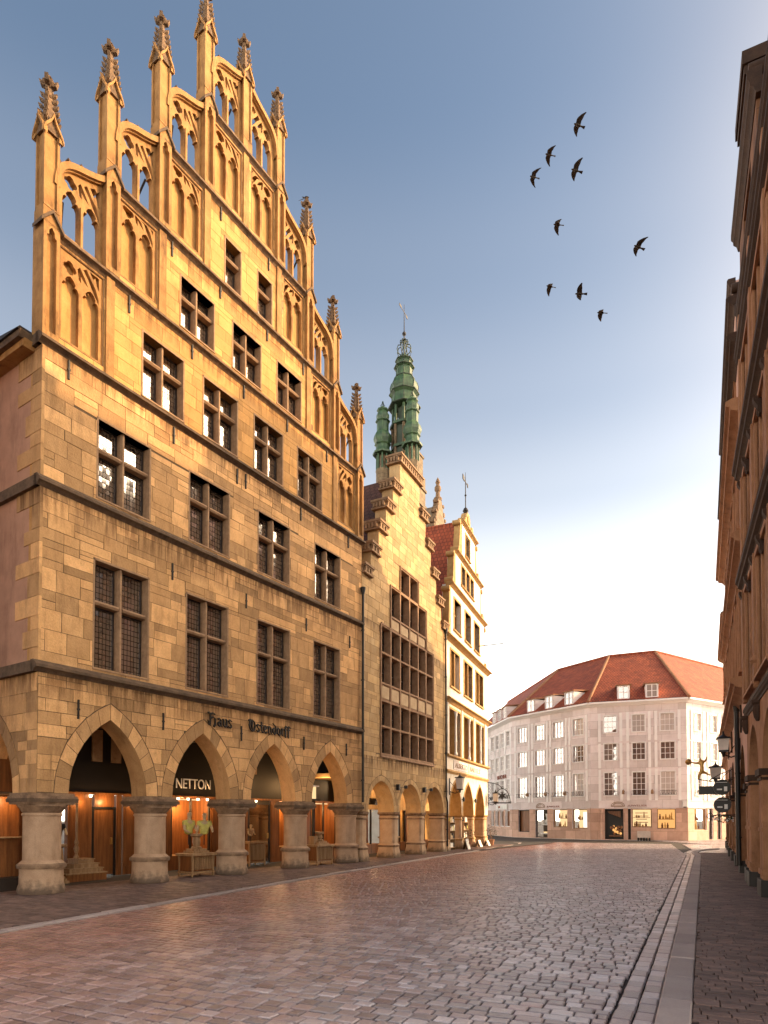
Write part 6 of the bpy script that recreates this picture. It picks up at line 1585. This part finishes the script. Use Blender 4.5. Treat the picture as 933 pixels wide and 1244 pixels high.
# ================================================================== BIRDS
def bird(label, px, py, Y, head, dl, dr, sweep, roll=0, k=1.0):
    d = Vector(((px-466.5)/775, 1, (973.7-py)/775)); c, s_ = math.cos(R(1.5)), math.sin(R(1.5)); d = Vector((d.x, d.y*c-d.z*s_, d.y*s_+d.z*c)); d *= Y/d.y
    mb = MB(); m = M['feather']; k *= .72
    body = [(-.17, .008), (-.155, .022), (-.12, .035), (-.09, .033), (-.05, .05), (.02, .058), (.09, .042), (.14, .022), (.17, .014)]
    n = 10; V = []; F = []
    for x, r in body:
        for i in range(n): a = 2*math.pi*i/n; V.append((x, r*math.cos(a), r*.9*math.sin(a)))
    for j in range(len(body)-1):
        for i in range(n): F.append((j*n+i, j*n+(i+1) % n, (j+1)*n+(i+1) % n, (j+1)*n+i))
    F.append(tuple(range(n-1, -1, -1))); F.append(tuple((len(body)-1)*n+i for i in range(n)))
    V = [(v[0], -v[1], v[2]) for v in V]; mb.add(V, F, m)
    mb.hexa([(.13, -.02, -.006), (.30, -.06, -.004), (.30, .06, -.004), (.13, .02, -.006), (.13, -.02, .008), (.30, -.06, .002), (.30, .06, .002), (.13, .02, .008)], m)
    for sg, dih in ((1, dl), (-1, dr)):     # wing: inner and outer part with a bent wrist
        ch = [(0, .03, -.10, .10), (.12, .03, -.12, .085), (.20, .02, -.115+sweep*.06, .075+sweep*.06), (.30, 0, -.085+sweep*.16, .035+sweep*.16), (.40, -.01, -.03+sweep*.3, .01+sweep*.3)]
        V = []
        for j, (r, _, x0, x1) in enumerate(ch):
            a = R(dih)*(1 if j < 2 else .75); y = sg*(.02+r*math.cos(a)); z = r*math.sin(a)+.015
            th = .011*(1-j/5)
            V += [(x0, y, z-th), (x1, y, z-th*.3), (x1, y, z+th*.3), (x0, y, z+th)]
        F = []
        for j in range(4):
            for i in range(4): q = (j*4+i, j*4+(i+1) % 4, (j+1)*4+(i+1) % 4, (j+1)*4+i); F.append(q if sg < 0 else q[::-1])
        F += [(0, 1, 2, 3), (19, 18, 17, 16)]; mb.add(V, F, m)
    o = mb.build('bird'); o.location = (d.x, d.y, 1.7+d.z); o.rotation_euler = (R(roll), R(12), R(head)); o.scale = (k, k, k)
    return tag(o, label, 'bird', 'birds flying over the street')
bird('highest bird of the flock, both wings spread', 702, 152, 18, 8, 10, 20, .5, -5)
bird('bird with lowered wings left below the highest one', 667, 188, 20, 2, -55, 35, .6, 25)
bird('bird with spread wings directly under the highest one', 699, 207, 18, 5, 12, 15, .4, -8)
bird('leftmost bird of the upper four, wings half folded', 648, 215, 21, 4, -40, 40, .8, 20)
bird('lone bird halfway down the flock on the left', 677, 273, 20, -6, -60, 10, .5, 25)
bird('rightmost bird, set apart from the flock with spread wings', 775, 300, 18, 10, 12, 12, .6, -4)
bird('leftmost bird of the lowest three, wing hanging down', 668, 348, 22, 0, -75, -2, .3, 25)
bird('middle bird of the lowest three with one wing high', 704, 357, 18, -14, 25, 5, .2, -10)
bird('lowest bird of the flock, wing pointing down', 730, 380, 21, -10, -50, -4, .3, 20)
# crow perched on a right-hand pinnacle of the gable
o = bird('bird perched on the third pinnacle from the right of the golden gable', 375, 241, 18, 200, -80, -80, .9, 0, .9); del o['group']
o.location = W(A, (PS[6], .08, LV[3]+.02+2.1+.08+1.36)); o.rotation_euler = (0, R(-25), R(150))
